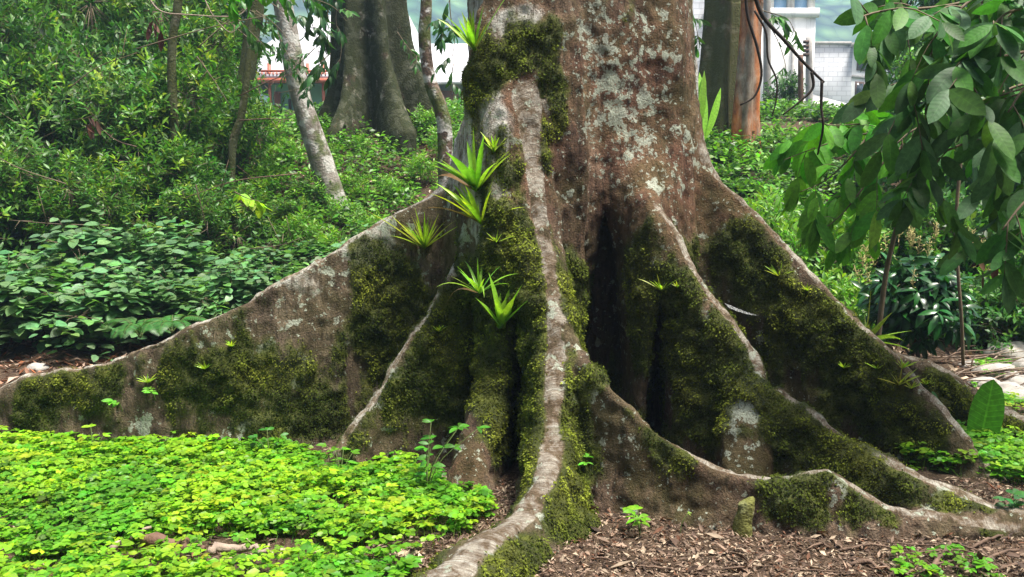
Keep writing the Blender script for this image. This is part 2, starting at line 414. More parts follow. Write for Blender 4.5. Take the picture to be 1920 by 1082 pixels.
for FI, f in enumerate(FINS):
    x0, y0 = f['p'][:, :2].min(0) - .5; x1, y1 = f['p'][:, :2].max(0) + .5
    ix = slice(*np.searchsorted(gx, [x0, x1])); iy = slice(*np.searchsorted(gy, [y0, y1]))
    iz = slice(0, int(np.searchsorted(gzv, f['p'][:, 2].max() + .4)))
    fld = [a.astype(np.float32) for a in fin_field(f, GX[ix, iy], GY[ix, iy])]
    D, Cc, Wd, A, S = [a[:, :, None] for a in fld]
    sd = fin_sdf(f, D, Cc, Wd, S, Zc[:, :, iz]).astype(np.float32)
    sub = G[ix, iy, iz]
    G[ix, iy, iz] = smin(sub, sd, KK[FI])
# deep hollows between the roots
for (pa, ya), (pb, yb), w0, zt in (((955, 4.1), (982, 4.9), .062, .85), ((885, 4.62), (915, 5.2), .05, .9), ((1132, 4.5), (1135, 5.2), .12, 1.35), ((1452, 4.3), (1440, 4.75), .07, .55), ((1250, 4.45), (1225, 5.1), .07, .9)):
    a = ((pa - 960) / FPX * ya, ya); b = ((pb - 960) / FPX * yb, yb)
    dx, dy = b[0] - a[0], b[1] - a[1]; t = np.clip(((GX - a[0]) * dx + (GY - a[1]) * dy) / (dx * dx + dy * dy), 0, 1)
    D = np.hypot(GX - a[0] - t * dx, GY - a[1] - t * dy).astype(np.float32)[:, :, None]
    cav = np.maximum(D - w0 * np.sqrt(np.clip(1 - Zc / zt, 0, 1)), Zc - zt)
    G = -smin(-G, cav, .07)
# cut at the top and bottom so the solid is closed
G = np.maximum(G, (Zc - 4.5)); G = np.maximum(G, -.12 - Zc)
vg = openvdb.FloatGrid(); vg.background = .1
vg.copyFromArray(np.clip(G, -.1, .1).astype(np.float32)); vg.transform = openvdb.createLinearTransform(voxelSize=1.0)
pts, quads = vg.convertToQuads()
pts = np.asarray(pts, float) * H + np.array([gx[0], gy[0], gzv[0]]); quads = np.asarray(quads)
del G
def vnormals(p, q):
    a = np.cross(p[q[:, 2]] - p[q[:, 0]], p[q[:, 3]] - p[q[:, 1]]); n = np.zeros_like(p)
    for k in range(4): np.add.at(n, q[:, k], a)
    return n / (np.linalg.norm(n, axis=1, keepdims=True) + 1e-12)
N = vnormals(pts, quads)
# outward check
if np.mean(np.sum(N * (pts - np.array([TCX, TCY, 1.5])), axis=1)[np.hypot(pts[:, 0] - TCX, pts[:, 1] - TCY) < .8]) < 0:
    quads = quads[:, ::-1]; N = -N
# masks per vertex
near = np.full(len(pts), 1e9); own = np.full(len(pts), -1); arc = np.zeros(len(pts)); below = np.full(len(pts), 9.)
tsd = trunk_sdf(pts[:, 0], pts[:, 1], pts[:, 2])
wown = np.zeros(len(pts))
for i, f in enumerate(FINS):
    D, Cc, Wd, A, S = fin_field(f, pts[:, 0], pts[:, 1])
    sd = fin_sdf(f, D, Cc, Wd, S, pts[:, 2]); m = sd < near
    near[m] = sd[m]; own[m] = i; arc[m] = A[m] + i * 9.7; below[m] = (Cc - pts[:, 2])[m] + D[m] * .35; wown[m] = Wd[m]
own[near > tsd + .0] = -1
ZP = pts[:, 2]
seam = np.clip((near - tsd + .05) / .1, 0, 1)
CW = np.array([1, .95, .0, 1.1, .75, .95, .2, 1, .85, 0])
cw = CW[own]
crest = (1 - sstep(.15, .85, below / np.maximum(wown, .03))) * (1 - sstep(.02, .10, near)) * (own >= 0) * cw
crest = crest * np.where(own == 3, 1 - sstep(1.85, 2.15, ZP), 1) * np.where(own == 4, .3 + .7 * sstep(.6, .9, pts[:, 0]), 1) * np.where(own == 5, 1 - sstep(1.25, 1.5, ZP), 1) * np.where(own == 7, 1 - sstep(1.7, 2.0, ZP), 1) * np.where(own == 0, 1 - sstep(1.35, 1.6, ZP), 1)
# displacement: vertical furrows, lumps
vp = pts * np.array([1, 1, .25])
lump = (fbm(pts * 2.6, 3, 3) - .5) * .05
fur = (fbm(vp * 9, 3, 21) - .5) * .06 * (1 - crest * .8)
low = np.exp(-np.clip(pts[:, 2], 0, 3) / .25) * (fbm(pts * 11, 3, 33) - .5) * .06
ringd = (vnoise(np.stack([arc * 16, own * 3.1, arc * 0], 1), 8) - .5) * .007 * crest + (fbm(np.stack([arc * 6, pts[:, 0] * 3, pts[:, 2] * 3], 1), 3, 15) - .5) * .045 * crest
kn = (fbm(pts * 22, 2, 51) - .5) * .022 * (1 - .5 * crest)
pts = pts + N * (lump + fur + low + ringd + kn)[:, None]
N = vnormals(pts, quads)
BV = BVHTree.FromPolygons([tuple(p) for p in pts], [tuple(int(i) for i in q) for q in quads])
def hit(px, py):
    d = Vector(ray(px, py)).normalized(); r_ = BV.ray_cast(Vector((0, 0, CAMZ)), d)
    return None if r_[0] is None else (np.array(r_[0]), np.array(r_[1]))
# moss: base noise plus patches that grow where the photograph has them
mn = fbm(pts * 3.0, 4, 77)
MOSS = [(1320,330,60,-.9),(1300,290,50,-1.),(1380,400,35,-.6),(1350,370,40,-.6),(1010,70,40,.55),(925,100,35,.35),(985,110,40,.3),(985,260,22,.5),(960,330,25,.5),(975,420,25,.5),(1040,150,25,.9),(1010,350,18,.6),(1030,420,16,.5),(1045,580,16,.5),(1045,760,18,.5),(1000,930,22,.5),(400,620,30,-.8),(250,760,40,-.5),(560,700,50,-.4),(1395,770,30,-.8),(1385,840,30,-.8),(1120,700,22,1.),(1160,740,22,1.),(1205,782,24,1.),(1250,822,24,.9),(1075,820,30,.9),(1090,920,40,1.),(1040,980,40,1.),(960,1040,40,.9),(850,590,40,.9),(760,740,35,.9),(690,830,30,.7),(930,650,40,1.),(905,720,40,.9),(1000,640,30,.9),(985,560,35,.8),(975,760,35,.9),(1000,870,35,.8),(1110,700,25,1.),(1180,770,25,.8),(1260,830,30,.8),(960,480,40,.6),(930,400,30,.5),(1410,720,30,.6),(1395,820,30,.4),(350,740,60,.6),(120,720,50,.6),(560,690,60,.6),(470,700,50,.6),(740,560,110,.9),(700,680,120,.9),(560,740,120,.8),(480,780,90,.7),(600,800,80,.8),(430,690,60,.5),(330,700,90,.6),(200,740,90,.6),(60,760,90,.7),(690,480,40,.5),
 (540,560,70,-1),(640,620,60,-.9),(590,640,55,-.7),(640,540,45,-.8),(400,640,26,-.6),(403,700,22,-.8),(400,780,30,-.5),(640,710,40,-.3),(300,790,90,-.9),(150,800,60,-.8),(480,620,35,-.3),
 (860,640,80,.8),(800,720,80,.8),(730,790,60,.3),(790,840,70,-.5),(700,840,50,-.5),(930,700,60,.9),(900,800,50,.3),(880,890,60,-1.2),
 (970,450,45,.6),(960,560,50,.7),(990,700,50,1.),(1000,820,45,1.),(1085,760,50,1.),(1085,860,50,1.),(1060,940,70,.9),(970,1020,60,.8),(1095,560,30,.3),(910,1060,50,.8),
 (1000,90,40,.8),(920,110,40,.5),(960,110,45,.4),(950,190,25,.5),(1025,170,35,1.1),(1035,230,30,.8),(1020,300,30,.7),(890,160,30,.5),(960,200,26,-.8),(950,260,40,-.2),
 (1120,720,40,.8),(1200,830,60,.1),(1260,870,60,.5),(1460,915,70,.9),(1520,920,50,.8),(1560,920,35,-1.),(1620,955,40,.3),(1330,930,50,-.6),(1180,900,80,-.9),(1400,960,90,-.7),(1150,800,60,-.5),
 (1200,430,55,.9),(1230,560,70,.8),(1290,640,80,.9),(1350,720,70,.8),(1250,700,60,.4),(1330,810,70,.6),(1190,480,40,.6),(1120,560,60,-1.),(1130,750,50,-.8),(1170,650,40,-.5),
 (1370,430,60,.8),(1440,520,70,.8),(1560,600,80,1.),(1600,680,60,1.),(1500,600,60,.7),(1640,760,80,.8),(1700,820,60,.7),(1750,850,40,.5),(1500,720,60,-.5),(1600,820,60,-.4),(1560,760,50,-.2),(1340,500,40,.3),
 (1500,790,60,.9),(1600,870,60,.9),(1680,910,50,.8),(1460,760,50,.8),(1400,800,30,.5),(1750,730,50,.9),(1850,790,60,.7),(1780,770,40,.6),(1290,300,60,.1),
 (1150,200,120,-1.),(1150,350,100,-1.),(1230,150,100,-1.2),(1240,280,60,-1.),(870,220,60,-1.),(860,330,40,-.4),(1100,450,50,-1.),(1080,100,50,-.6),(870,80,30,-1.)]
moss = (mn - .5) * 2.4 + .22
for px, py, r_, a in MOSS:
    h = hit(px, py)
    if h is None: continue
    rad = r_ / FPX * h[0][1] * 1.15
    d2 = np.sum((pts - h[0]) ** 2, axis=1) / rad ** 2
    moss = moss + a * .8 * np.exp(-d2 * 1.3)
moss = moss + np.where(own == 3, .45 - .4 * sstep(1.0, 1.5, ZP), np.array([-.12, .35, .25, 0, .0, .08, -.25, .02, .3, -.1])[own])
moss = moss - crest * 1.15 - sstep(2.2, 2.8, pts[:, 2]) * .7
moss = moss - (1 - sstep(0.0, .12, pts[:, 2])) * np.where(own == 3, .1, .7)
streak = fbm(pts * np.array([14, 14, 2.2]), 3, 91)
moss = moss + (streak - .5) * 1.5
mossm = sstep(.0, 1.0, moss)
pts = pts + N * (mossm * np.clip(fbm(pts * 13, 3, 61) - .38, 0, 1) * .075)[:, None]
N = vnormals(pts, quads)
# pale (left of trunk), red (right half), lichen density
pale = np.zeros(len(pts)); red = np.zeros(len(pts)); lich = np.full(len(pts), .02)
for px, py, r_, a in [(875,120,60,1.1),(880,220,60,1.2),(860,300,50,1.1),(900,330,50,.9),(925,330,25,.4),(930,250,30,.3),(1010,20,40,.3),(880,30,60,1.),(950,400,30,.2),(940,40,40,.3),(690,470,40,.8),(560,520,60,.35),(900,420,40,.5)]:
    h = hit(px, py)
    if h is not None: pale += a * np.exp(-np.sum((pts - h[0]) ** 2, axis=1) / (r_ / FPX * h[0][1] * 1.2) ** 2)
for px, py, r_, a in [(1260,60,110,.9),(1200,200,120,.5),(1270,230,90,.9),(1310,320,80,.9),(1360,390,60,.7),(1100,150,90,.45),(1110,400,120,.5),(1250,380,60,.7),(1400,420,90,.4),(1240,440,60,.5),(1600,900,120,.3),(1330,560,60,.5),(1250,860,150,.35),(960,60,90,.75),(985,210,60,.8),(1000,300,50,.7),(860,880,60,.7),(600,880,60,.8),(1500,880,150,.35),(1000,360,60,.4)]:
    h = hit(px, py)
    if h is not None: red += a * np.exp(-np.sum((pts - h[0]) ** 2, axis=1) / (r_ / FPX * h[0][1] * 1.2) ** 2)
for px, py, r_, a in [(1170,230,100,.55),(1120,150,70,.35),(1150,60,90,.5),(1270,330,60,.35),(640,540,60,.25),(560,600,60,.2),(1180,600,70,.3),(1160,800,80,.3),(1385,840,40,.45),(1395,770,40,.5),(1400,720,50,1.),(950,400,90,.4),(700,440,50,.4),(450,720,50,.3),(1250,420,60,.3)]:
    h = hit(px, py)
    if h is not None: lich += a * np.exp(-np.sum((pts - h[0]) ** 2, axis=1) / (r_ / FPX * h[0][1] * 1.2) ** 2)
recess_shade = np.zeros(len(pts))  # mask of painted shade in the hollows and on the recessed root walls
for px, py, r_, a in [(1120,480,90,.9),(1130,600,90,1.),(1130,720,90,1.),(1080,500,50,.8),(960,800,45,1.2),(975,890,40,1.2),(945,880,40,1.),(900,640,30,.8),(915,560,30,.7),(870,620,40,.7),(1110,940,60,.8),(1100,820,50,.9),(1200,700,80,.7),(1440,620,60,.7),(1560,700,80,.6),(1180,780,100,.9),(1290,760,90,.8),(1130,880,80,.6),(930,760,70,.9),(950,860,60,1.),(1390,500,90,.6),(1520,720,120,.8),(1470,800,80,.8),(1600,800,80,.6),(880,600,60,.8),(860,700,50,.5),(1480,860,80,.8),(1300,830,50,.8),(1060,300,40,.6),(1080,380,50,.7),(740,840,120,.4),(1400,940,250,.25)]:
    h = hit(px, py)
    if h is not None: recess_shade += a * np.exp(-np.sum((pts - h[0]) ** 2, axis=1) / (r_ / FPX * h[0][1] * 1.3) ** 2)
recess_shade = np.clip(recess_shade * 1.25, 0, 1) * (1 - np.clip(crest * 2, 0, 1))
pale = pale * 1.35 + crest * np.array([.9, .8, 0, .0, 0, .3, 0, .2, 0, 0])[own]
pale = np.clip(pale, 0, 1); red = np.clip(red, 0, 1); lich = np.clip(lich, 0, .9)

big = empty('buttressed_tree', (TCX, TCY, 0))
tag(big, 'huge old tree with flaring mossy buttress roots and bromeliads', 'tree')
OFF = np.array([TCX, TCY, 0.])
fo = own[quads]; fo = np.where((fo == fo[:, :1]).all(1), fo[:, 0], fo.max(1))
loc_n = N
def sub_mesh(name, sel):
    q = quads[sel]; u, inv = np.unique(q, return_inverse=True); q2 = inv.reshape(q.shape)
    me = nmesh(name, pts[u] - OFF, q2, smooth=True, fl=dict(crest=crest[u], moss=mossm[u], pale=pale[u], red=red[u], arc=arc[u], lichen=lich[u], recess_shade=recess_shade[u]))
    me.normals_split_custom_set_from_vertices([tuple(x) for x in N[u]])
    return me
# moss tufts: small leaflets growing out of the mossy faces
tri_c = pts[quads].mean(1); tri_n = N[quads].mean(1); fm = mossm[quads].mean(1)
ar = np.linalg.norm(np.cross(pts[quads[:, 2]] - pts[quads[:, 0]], pts[quads[:, 3]] - pts[quads[:, 1]]), axis=1) * .5
view = np.array([0, 0, CAMZ]) - tri_c; vis = np.sum(tri_n * view, axis=1) > -.6 * np.linalg.norm(view, axis=1)
rm = rng(11)
front = ((own[quads[:, 0]] == 3) | (own[quads[:, 0]] == 6)) * 1.0 + .5 * (tri_c[:, 2] < 1.) * (tri_c[:, 0] > 0) * (own[quads[:, 0]] >= 4)
TT = leaf_tpl(.62, .15, .35, 2, .5)
def moss_tufts(sel, parent, nm='moss'):
    w = ar * np.clip(fm - .1, 0, 1) ** 1.6 * sel * vis
    cnt = int(w.sum() * 24000)
    if cnt < 30: return
    idx = rm.choice(len(w), cnt, p=w / w.sum())
    a, b = rm.random((cnt, 1)), rm.random((cnt, 1))
    q = pts[quads[idx]]; p = (q[:, 0] * (1 - a) + q[:, 1] * a) * (1 - b) + (q[:, 3] * (1 - a) + q[:, 2] * a) * b
    n = tri_n[idx]
    clump = fbm(p * 16, 3, 5); big_ = fbm(p * 4.5, 2, 6)
    thick = np.clip(clump - .38, 0, 1) * .055 * fm[idx]
    p = p + n * (thick * rm.random(cnt))[:, None]
    d = n * .7 + unit(cnt, rm) * .75 + np.array([0, 0, -.45])
    nr = n + unit(cnt, rm) * .5 + np.array([0, 0, .5])
    size = rm.uniform(.006, .0135, cnt) * (.6 + clump)
    hue = np.clip((big_ - .42) * 3.5, 0, 1)[:, None]
    col = (np.array([.034, .050, .008])[None] * (1 - hue) + np.array([.092, .102, .014])[None] * hue) + np.array([.115, .14, .018])[None] * (np.clip(clump - .42, 0, 1) * (.4 + 2.6 * hue[:, 0] + 2.5 * front[idx]))[:, None]
    fr = np.clip(np.sum(n * np.array([-.25, -.75, .3]), axis=1), 0, 1)
    col = col * (1 + .3 * rm.normal(size=(cnt, 1))).clip(.4, 2)
    v, f, t, u = inst(TT, p - OFF, d, nr, size, col.clip(.004, .5))
    o = link(nm, nmesh(nm, v, f, t, u), M_mossleaf, parent); o['kind'] = 'stuff'
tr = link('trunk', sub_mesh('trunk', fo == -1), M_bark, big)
moss_tufts(fo == -1, tr)
for i, f in enumerate(FINS):
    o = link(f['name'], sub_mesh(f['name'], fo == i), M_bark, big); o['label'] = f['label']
    moss_tufts(fo == i, o)
# ------------------------------------------------------------ ground
def ground_mat():
    k = NB('forest_floor'); co = k.co()
    n = k.noise(co, 3, 5, .65); n2 = k.noise(co, 40, 4, .7)
    soil = k.ramp(n2, [(.3, (.035, .022, .015)), (.5, (.09, .06, .04)), (.7, (.2, .14, .1))])
    soil = k.mix(k.ramp(n, [(.45, 0.), (.65, .45)]), soil, (.05, .04, .025))
    sep = k.new('ShaderNodeSeparateXYZ'); k.l.new(co, sep.inputs[0])
    far = k.ramp(k.math('MULTIPLY', sep.outputs[1], .02), [(.3, 0.), (.6, 1.)])
    c = k.mix(far, soil, (.06, .1, .03))
    return k.fin(c, .95, k.bump(k.math('ADD', n2, k.noise(co, 120, 3)), 1., .02), .1)
xs = np.concatenate([np.linspace(-900, -14, 24), np.arange(-13.8, 13.8, .09), np.linspace(14, 900, 24)])
ys = np.concatenate([np.arange(-6, 2.3, .5), np.arange(2.3, 18, .09), np.linspace(18.3, 60, 50), np.linspace(70, 1200, 24)])
XX, YY = np.meshgrid(xs, ys, indexing='ij'); ZZ = ground(XX, YY)
nx, ny = len(xs), len(ys); ii = (np.arange(nx - 1)[:, None] * ny + np.arange(ny - 1)[None]).ravel()
gm = nmesh('ground', np.stack([XX, YY, ZZ], -1).reshape(-1, 3), np.stack([ii, ii + ny, ii + ny + 1, ii + 1], 1), smooth=True)
tag(link('ground', gm, ground_mat()), kind='structure')
# ------------------------------------------------------------ ground cover, litter, stones, twigs
CL = leaf_tpl(.62, .10, .12, 3, .62)
def cover(name, label, n, area, dens, seed, col, hgt=(.04, .15), size=(.025, .043), stems=True):
    r = rng(seed); x0, x1, y0, y1 = area
    x = r.uniform(x0, x1, n * 3); y = r.uniform(y0, y1, n * 3)
    keep = r.random(n * 3) < dens(x, y); x = x[keep][:n]; y = y[keep][:n]; m = len(x)
    g = ground(x, y); cl = fbm(np.stack([x * 2.2, y * 2.2, 0 * x], 1), 3, seed)
    top = hgt[0] + (hgt[1] - hgt[0]) * (cl * .7 + .3 * r.random(m)); lvl = r.random(m) ** .5
    z = g + top * lvl; c0 = np.stack([x, y, z], 1)
    az = r.random(m) * 6.283; tilt = r.normal(size=(m, 2)) * .22
    up = np.stack([tilt[:, 0], tilt[:, 1] - .12, np.ones(m)], 1)
    sz = r.uniform(*size, m) * (.7 + .6 * r.random(m))
    base = cols(m, r, col[0], .2) ; yel = np.clip((cl - .4) * 2.2 + .35 * r.normal(size=m), 0, 1)[:, None]
    base = base * (1 - yel) + cols(m, r, col[1], .15) * yel
    ms = []
    for j, da in enumerate((-.38, .38, -1.25, 1.25)):
        a = az + da; d = np.stack([np.cos(a), np.sin(a), r.normal(size=m) * .12], 1)
        off = 0 if j < 2 else .35
        p = c0 + np.stack([np.cos(az), np.sin(az), 0 * az], 1) * (sz * (.0 if j < 2 else -.25))[:, None]
        ms.append(inst(CL, p, d, up + .15 * r.normal(size=(m, 3)), sz * (1 if j < 2 else .9), base * (1 + .08 * r.normal(size=(m, 1)))))
    # petioles as thin slivers
    ST = (np.array([(-.5, 0, 0), (.5, 0, 0), (0, 1, 0)], float), np.array([(0, 1, 2)]), np.zeros((3, 2)))
    foot = np.stack([x + r.normal(size=m) * .03, y + r.normal(size=m) * .03, g], 1); d = c0 - foot; L = np.linalg.norm(d, axis=1)
    ms.append(inst(ST, foot, d, np.stack([0 * x, -1 + 0 * x, 0 * x], 1), L, base * .6, wid=.0025 / L))
    v, f, t, u = merge(*ms)
    o = link(name, nmesh(name, v, f, t, u), M_cover); tag(o, label, 'ground cover', kind='stuff'); return o
def dens_left(x, y):
    # right edge follows the front root; thins out towards the near edge where litter shows
    xr = np.interp(y, [2.4, 3.3, 3.6, 3.85, 4.05, 4.25, 4.5, 5.0], [-.72, -.34, -.2, -.08, -.12, -.38, -.55, -.6])
    d = (x < xr).astype(float)
    q = fbm(np.stack([x * 3.2, y * 3.2, 0 * x], 1), 3, 4)
    bare = 1.2 * np.exp(-((x + 1.22) / .42) ** 4 - ((y - 3.46) / .12) ** 2) + .85 * np.exp(-((x + .55) / .45) ** 2 - ((y - 3.42) / .12) ** 2) + .8 * np.exp(-((x + .75) / .35) ** 2 - ((y - 3.95) / .08) ** 2) + .5 * np.exp(-((x + 1.5) / .6) ** 2 - ((y - 3.3) / .1) ** 2)
    edge = np.interp(x, [-5, -1.2, -1, -.6], [4.98, 4.82, 4.6, 4.5])
    return d * (y < edge) * np.clip(1.35 - bare * 1.35 - sstep(.52, .64, q) * .75, .08, 1)
GREEN = ((.10, .30, .014), (.33, .55, .02))
cover('ground_cover', 'bright yellow green clover-like creeper carpeting the ground before the long left buttress', 18000, (-4.2, 0, 2.5, 5.0), dens_left, 41, GREEN)
def dens_r(x, y): 
    yb = np.interp(x, [1.9, 2.3, 2.7, 3.6], [4.55, 4.35, 4.12, 4.0])
    return ((y > yb) * (y < 4.95) * (x > 2.05 + (4.6 - y) * .1)).astype(float)
cover('ground_cover', 'bright green leafy creeper at the far end of the right roots', 3200, (2.0, 4.3, 4.0, 5.0), dens_r, 42, GREEN, (.05, .2), (.03, .048))
cover('ground_cover', 'small sunlit creeper patch behind the far right root', 2600, (3.0, 6.4, 5.6, 7.2), lambda x, y: (x > .53 * y) * 1.0 * (fbm(np.stack([x * 2, y * 2, 0 * x], 1), 2, 3) > .42), 43, GREEN, (.02, .08), (.03, .04))
cover('ground_cover', 'few bright leaves of creeper at the bottom right among twigs', 60, (1.45, 1.85, 3.18, 3.4), lambda x, y: x * 0 + 1., 44, GREEN, (.03, .09), (.025, .035))

DL = leaf_tpl(.5, .22, .3, 2, .5); DC = leaf_tpl(.34, .35, -.35, 2, .5); CH = leaf_tpl(.22, .3, .12, 2, .5)
BR = [(.09, .058, .042), (.21, .145, .105), (.34, .265, .19), (.04, .027, .02), (.15, .07, .04)]
def litter(name, label, n, area, dens, seed, size, big=.2, pal=BR, p=(.2, .32, .26, .12, .1)):
    r = rng(seed); x0, x1, y0, y1 = area
    x = r.uniform(x0, x1, n * 2); y = r.uniform(y0, y1, n * 2); k = r.random(n * 2) < dens(x, y); x = x[k][:n]; y = y[k][:n]; m = len(x)
    pos = np.stack([x, y, ground(x, y) + r.random(m) * .014 + .002], 1)
    a = r.random(m) * 6.283; d = np.stack([np.cos(a), np.sin(a), r.normal(size=m) * .28], 1)
    up = np.stack([r.normal(size=m) * .5, r.normal(size=m) * .5, np.ones(m)], 1)
    c = np.array(pal)[r.choice(len(pal), m, p=p)] * (1 + .3 * r.normal(size=(m, 1))).clip(.4, 1.8)
    s = size[0] + (size[1] - size[0]) * r.random(m) ** 2.2
    w = r.random(m); ms = []
    for T, lo, hi in ((DL, 0, big), (DC, big, big * 2), (CH, big * 2, 1.01)):
        q = (w >= lo) & (w < hi)
        if q.sum(): ms.append(inst(T, pos[q], d[q], up[q], s[q], c[q]))
    v, f, t, u = merge(*ms)
    return tag(link(name, nmesh(name, v, f, t, u), M_dead), label, 'leaf litter', kind='stuff')
litter('leaf_litter', 'brown chips and dead leaves strewn over the bare soil at front right', 60000, (-.6, 3.8, 2.6, 4.3), lambda x, y: x * 0 + 1, 51, (.008, .042), .16)
litter('leaf_litter', 'larger curled dead leaves lying on the litter at front right', 420, (-.4, 3.8, 2.7, 4.1), lambda x, y: x * 0 + 1, 59, (.05, .10), .5, p=(.25, .35, .25, .05, .1))
litter('leaf_litter', 'dead leaves and chips on the soil under the creeper', 9000, (-4.2, -.1, 2.6, 4.9), lambda x, y: x * 0 + 1, 52, (.014, .06), .2)
litter('leaf_litter', 'reddish brown fallen leaves behind the long left buttress', 9000, (-7.5, -1.4, 5.3, 9.3), lambda x, y: x * 0 + 1, 53, (.04, .13), .35, [(.16, .075, .045), (.26, .14, .09), (.34, .24, .18), (.05, .028, .02), (.24, .09, .04)])
litter('leaf_litter', 'brown dry leaves on the ground behind the right roots', 6000, (1.6, 8.0, 5.6, 9.5), lambda x, y: x * 0 + 1, 54, (.03, .11), .3)
litter('leaf_litter', 'dry leaves scattered on the slope under the big background tree', 7000, (-6.0, 0.5, 9.3, 13.5), lambda x, y: x * 0 + 1, 55, (.05, .13), .35, [(.2, .12, .08), (.34, .24, .17), (.42, .32, .25), (.08, .05, .03), (.24, .12, .06)])

def stick(name, label, cat, P, rad, mat=None, group=None, seed=0, k=7, nm=12):
    """P rows px,py,ground-row or (px,py,Y,'y')"""
    r = rng(seed); Q = spline(np.array(P, float), nm); n = len(Q)
    Q[1:-1] += r.normal(size=(n - 2, 3)) * rad * .35
    rr = rad * np.interp(np.linspace(0, 1, n), [0, .1, .6, 1], [.8, 1, .85, .45]) * (1 + .18 * r.normal(size=n)).clip(.6, 1.4)
    v, f = tube(Q, rr, k); o = link(name, nmesh(name, v - Q[0], f, smooth=True), mat or M_twig, loc=Q[0])
    return tag(o, label, cat, group)
M_twig = _flat('dry_twig', (.13, .085, .06), .85, .5, 20, .6)
M_log = _flat('brown_log', (.16, .09, .06), .7, .5, 9, .7)
M_palewood = _flat('weathered_wood', (.30, .23, .18), .8, .4, 14, .7)
def gp(px, by, dz=0.0):
    y = groundY(by); p = at(px, by, y); p[2] = gz(p[0], p[1]) + dz; return p
stick('log_piece', 'smooth brown fallen log half hidden in the creeper', 'log', [gp(268, 1042, .065), gp(320, 1048, .07), gp(385, 1056, .06)], .028, M_log, seed=1)
stick('log_piece', 'rough broken stick just right of the smooth brown log', 'log', [gp(392, 1060, .06), gp(445, 1056, .065), gp(505, 1056, .06)], .018, M_palewood, seed=2)
stick('log_piece', 'pale weathered branch piece above the brown log', 'log', [gp(205, 1040, .03), gp(245, 1030, .05), gp(285, 1020, .07)], .013, M_palewood, seed=3)
stick('log_piece', 'flat pale splinter lying at the near end of the brown log', 'log', [gp(220, 1058, .02), gp(262, 1062, .03)], .012, M_palewood, seed=4)
r0 = rng(61)
TW = [((1570,1035),(1702,1040),.006),((1745,1075),(1790,1020),.011),((1790,1020),(1835,1040),.006),((1700,1045),(1860,1052),.005),((1650,1062),(1720,1075),.007),((1820,1035),(1910,1010),.006),((1480,1075),(1590,1080),.004),
      ((1690,1000),(1702,985),.006),((1760,985),(1785,1015),.005),((1300,1080),(1440,1068),.004),((1555,1030),(1500,1045),.005),((1840,1060),(1930,1040),.007),((1190,1070),(1290,1082),.005),((1400,1075),(1460,1050),.004),((1590,1060),(1660,1078),.010),((1850,990),(1910,1002),.005),((1335,1012),(1398,1022),.004),((1640,1020),(1760,1030),.004),((1110,1055),(1180,1075),.004),((1870,1075),(1950,1060),.006),((1700,1090),(1800,1060),.006)]
for i, (a, b, w) in enumerate(TW):
    m = ((a[0] + b[0]) / 2 + r0.normal() * 6, (a[1] + b[1]) / 2 + r0.normal() * 5)
    stick('fallen_twig', 'thin dry brown twig lying on the leaf litter at front right', 'twig', [gp(*a, .012), gp(*m, .02), gp(*b, .012)], w, None, 'dry twigs lying on the litter at front right', seed=70 + i, k=5, nm=9)
for i in range(46):
    px = r0.uniform(1700, 1960); by = r0.uniform(640, 735); a = gp(px, by, .03); an = r0.normal() * .35; L = r0.uniform(.25, .9)
    b = a + np.array([math.cos(an) * L, math.sin(an) * L * 1.5, r0.uniform(0, .14)]); mm = (a + b) / 2 + r0.normal(size=3) * .05
    stick('fallen_twig', 'dry branch lying on the brown ground behind the far right root', 'twig', [a, mm, b], r0.uniform(.003, .008), [M_twig, M_palewood][i % 2], 'dry branches behind the far right root', seed=100 + i, k=5, nm=8)

def rock(label, px, by, sx, sy, sz, seed, mat=None, dz=0, group=None):
    r = rng(seed); n = 20; th, ph = np.meshgrid(np.linspace(0, 2 * math.pi, 24, endpoint=False), np.linspace(0, math.pi, 13), indexing='ij')
    P = np.stack([np.cos(th) * np.sin(ph), np.sin(th) * np.sin(ph), np.cos(ph)], -1).reshape(-1, 3)
    d = 1 + (fbm(P * 1.7 + seed, 3, seed) - .5) * .6
    P = P * d[:, None] * np.array([sx, sy, sz])
    i, j = np.meshgrid(np.arange(24), np.arange(12), indexing='ij'); a = (i * 13 + j).ravel(); b = (((i + 1) % 24) * 13 + j).ravel()
    c = gp(px, by, dz)
    o = link('stone', nmesh('stone', P, np.stack([a, a + 1, b + 1, b], 1), smooth=True), mat or M_stone, loc=c)
    return tag(o, label, 'stone', group)
rock('flat pale stone rising from the creeper before the long left buttress', 234, 838, .125, .08, .06, 3, dz=.02)
rock('dull round stone among the brown leaves at far left', 70, 690, .09, .08, .05, 4)
rock('mossy brown stone near the tip of the long left buttress', 185, 700, .07, .07, .04, 5)
for i, (px, by, s) in enumerate([(1868, 705, .17), (1905, 672, .25), (1845, 722, .12), (1890, 733, .13), (1925, 722, .15), (1820, 690, .1), (1940, 700, .2), (1875, 668, .14), (1912, 745, .12)]):
    rock('grey field stone lying behind the far right root', px, by, s, s * .8, s * .5, 20 + i, group='grey stones behind the far right root')

# mossy stub in the litter
h0 = gp(1392, 1003); sp = spline(np.array([h0 + [0, 0, -.03], h0 + [0, 0, .05], h0 + [.012, 0, .10], h0 + [.014, 0, .135], h0 + [.01, 0, .147]]), 12)
v, f = tube(sp, np.interp(np.linspace(0, 1, 12), [0, .3, .6, .85, 1], [.048, .036, .036, .031, .015]), 14)
v = v + (fbm(v * 30, 3, 5)[:, None] - .5) * .022
stub = tag(link('root_stub', nmesh('root_stub', v - h0, f, smooth=True), trunk_mat('mossy_stub', (.07, .045, .03), (.14, .1, .06), (.2, .16, .1), moss=.9, mcol=(.13, .14, .03)), loc=h0), 'short mossy stub poking up from the brown litter', 'stub')

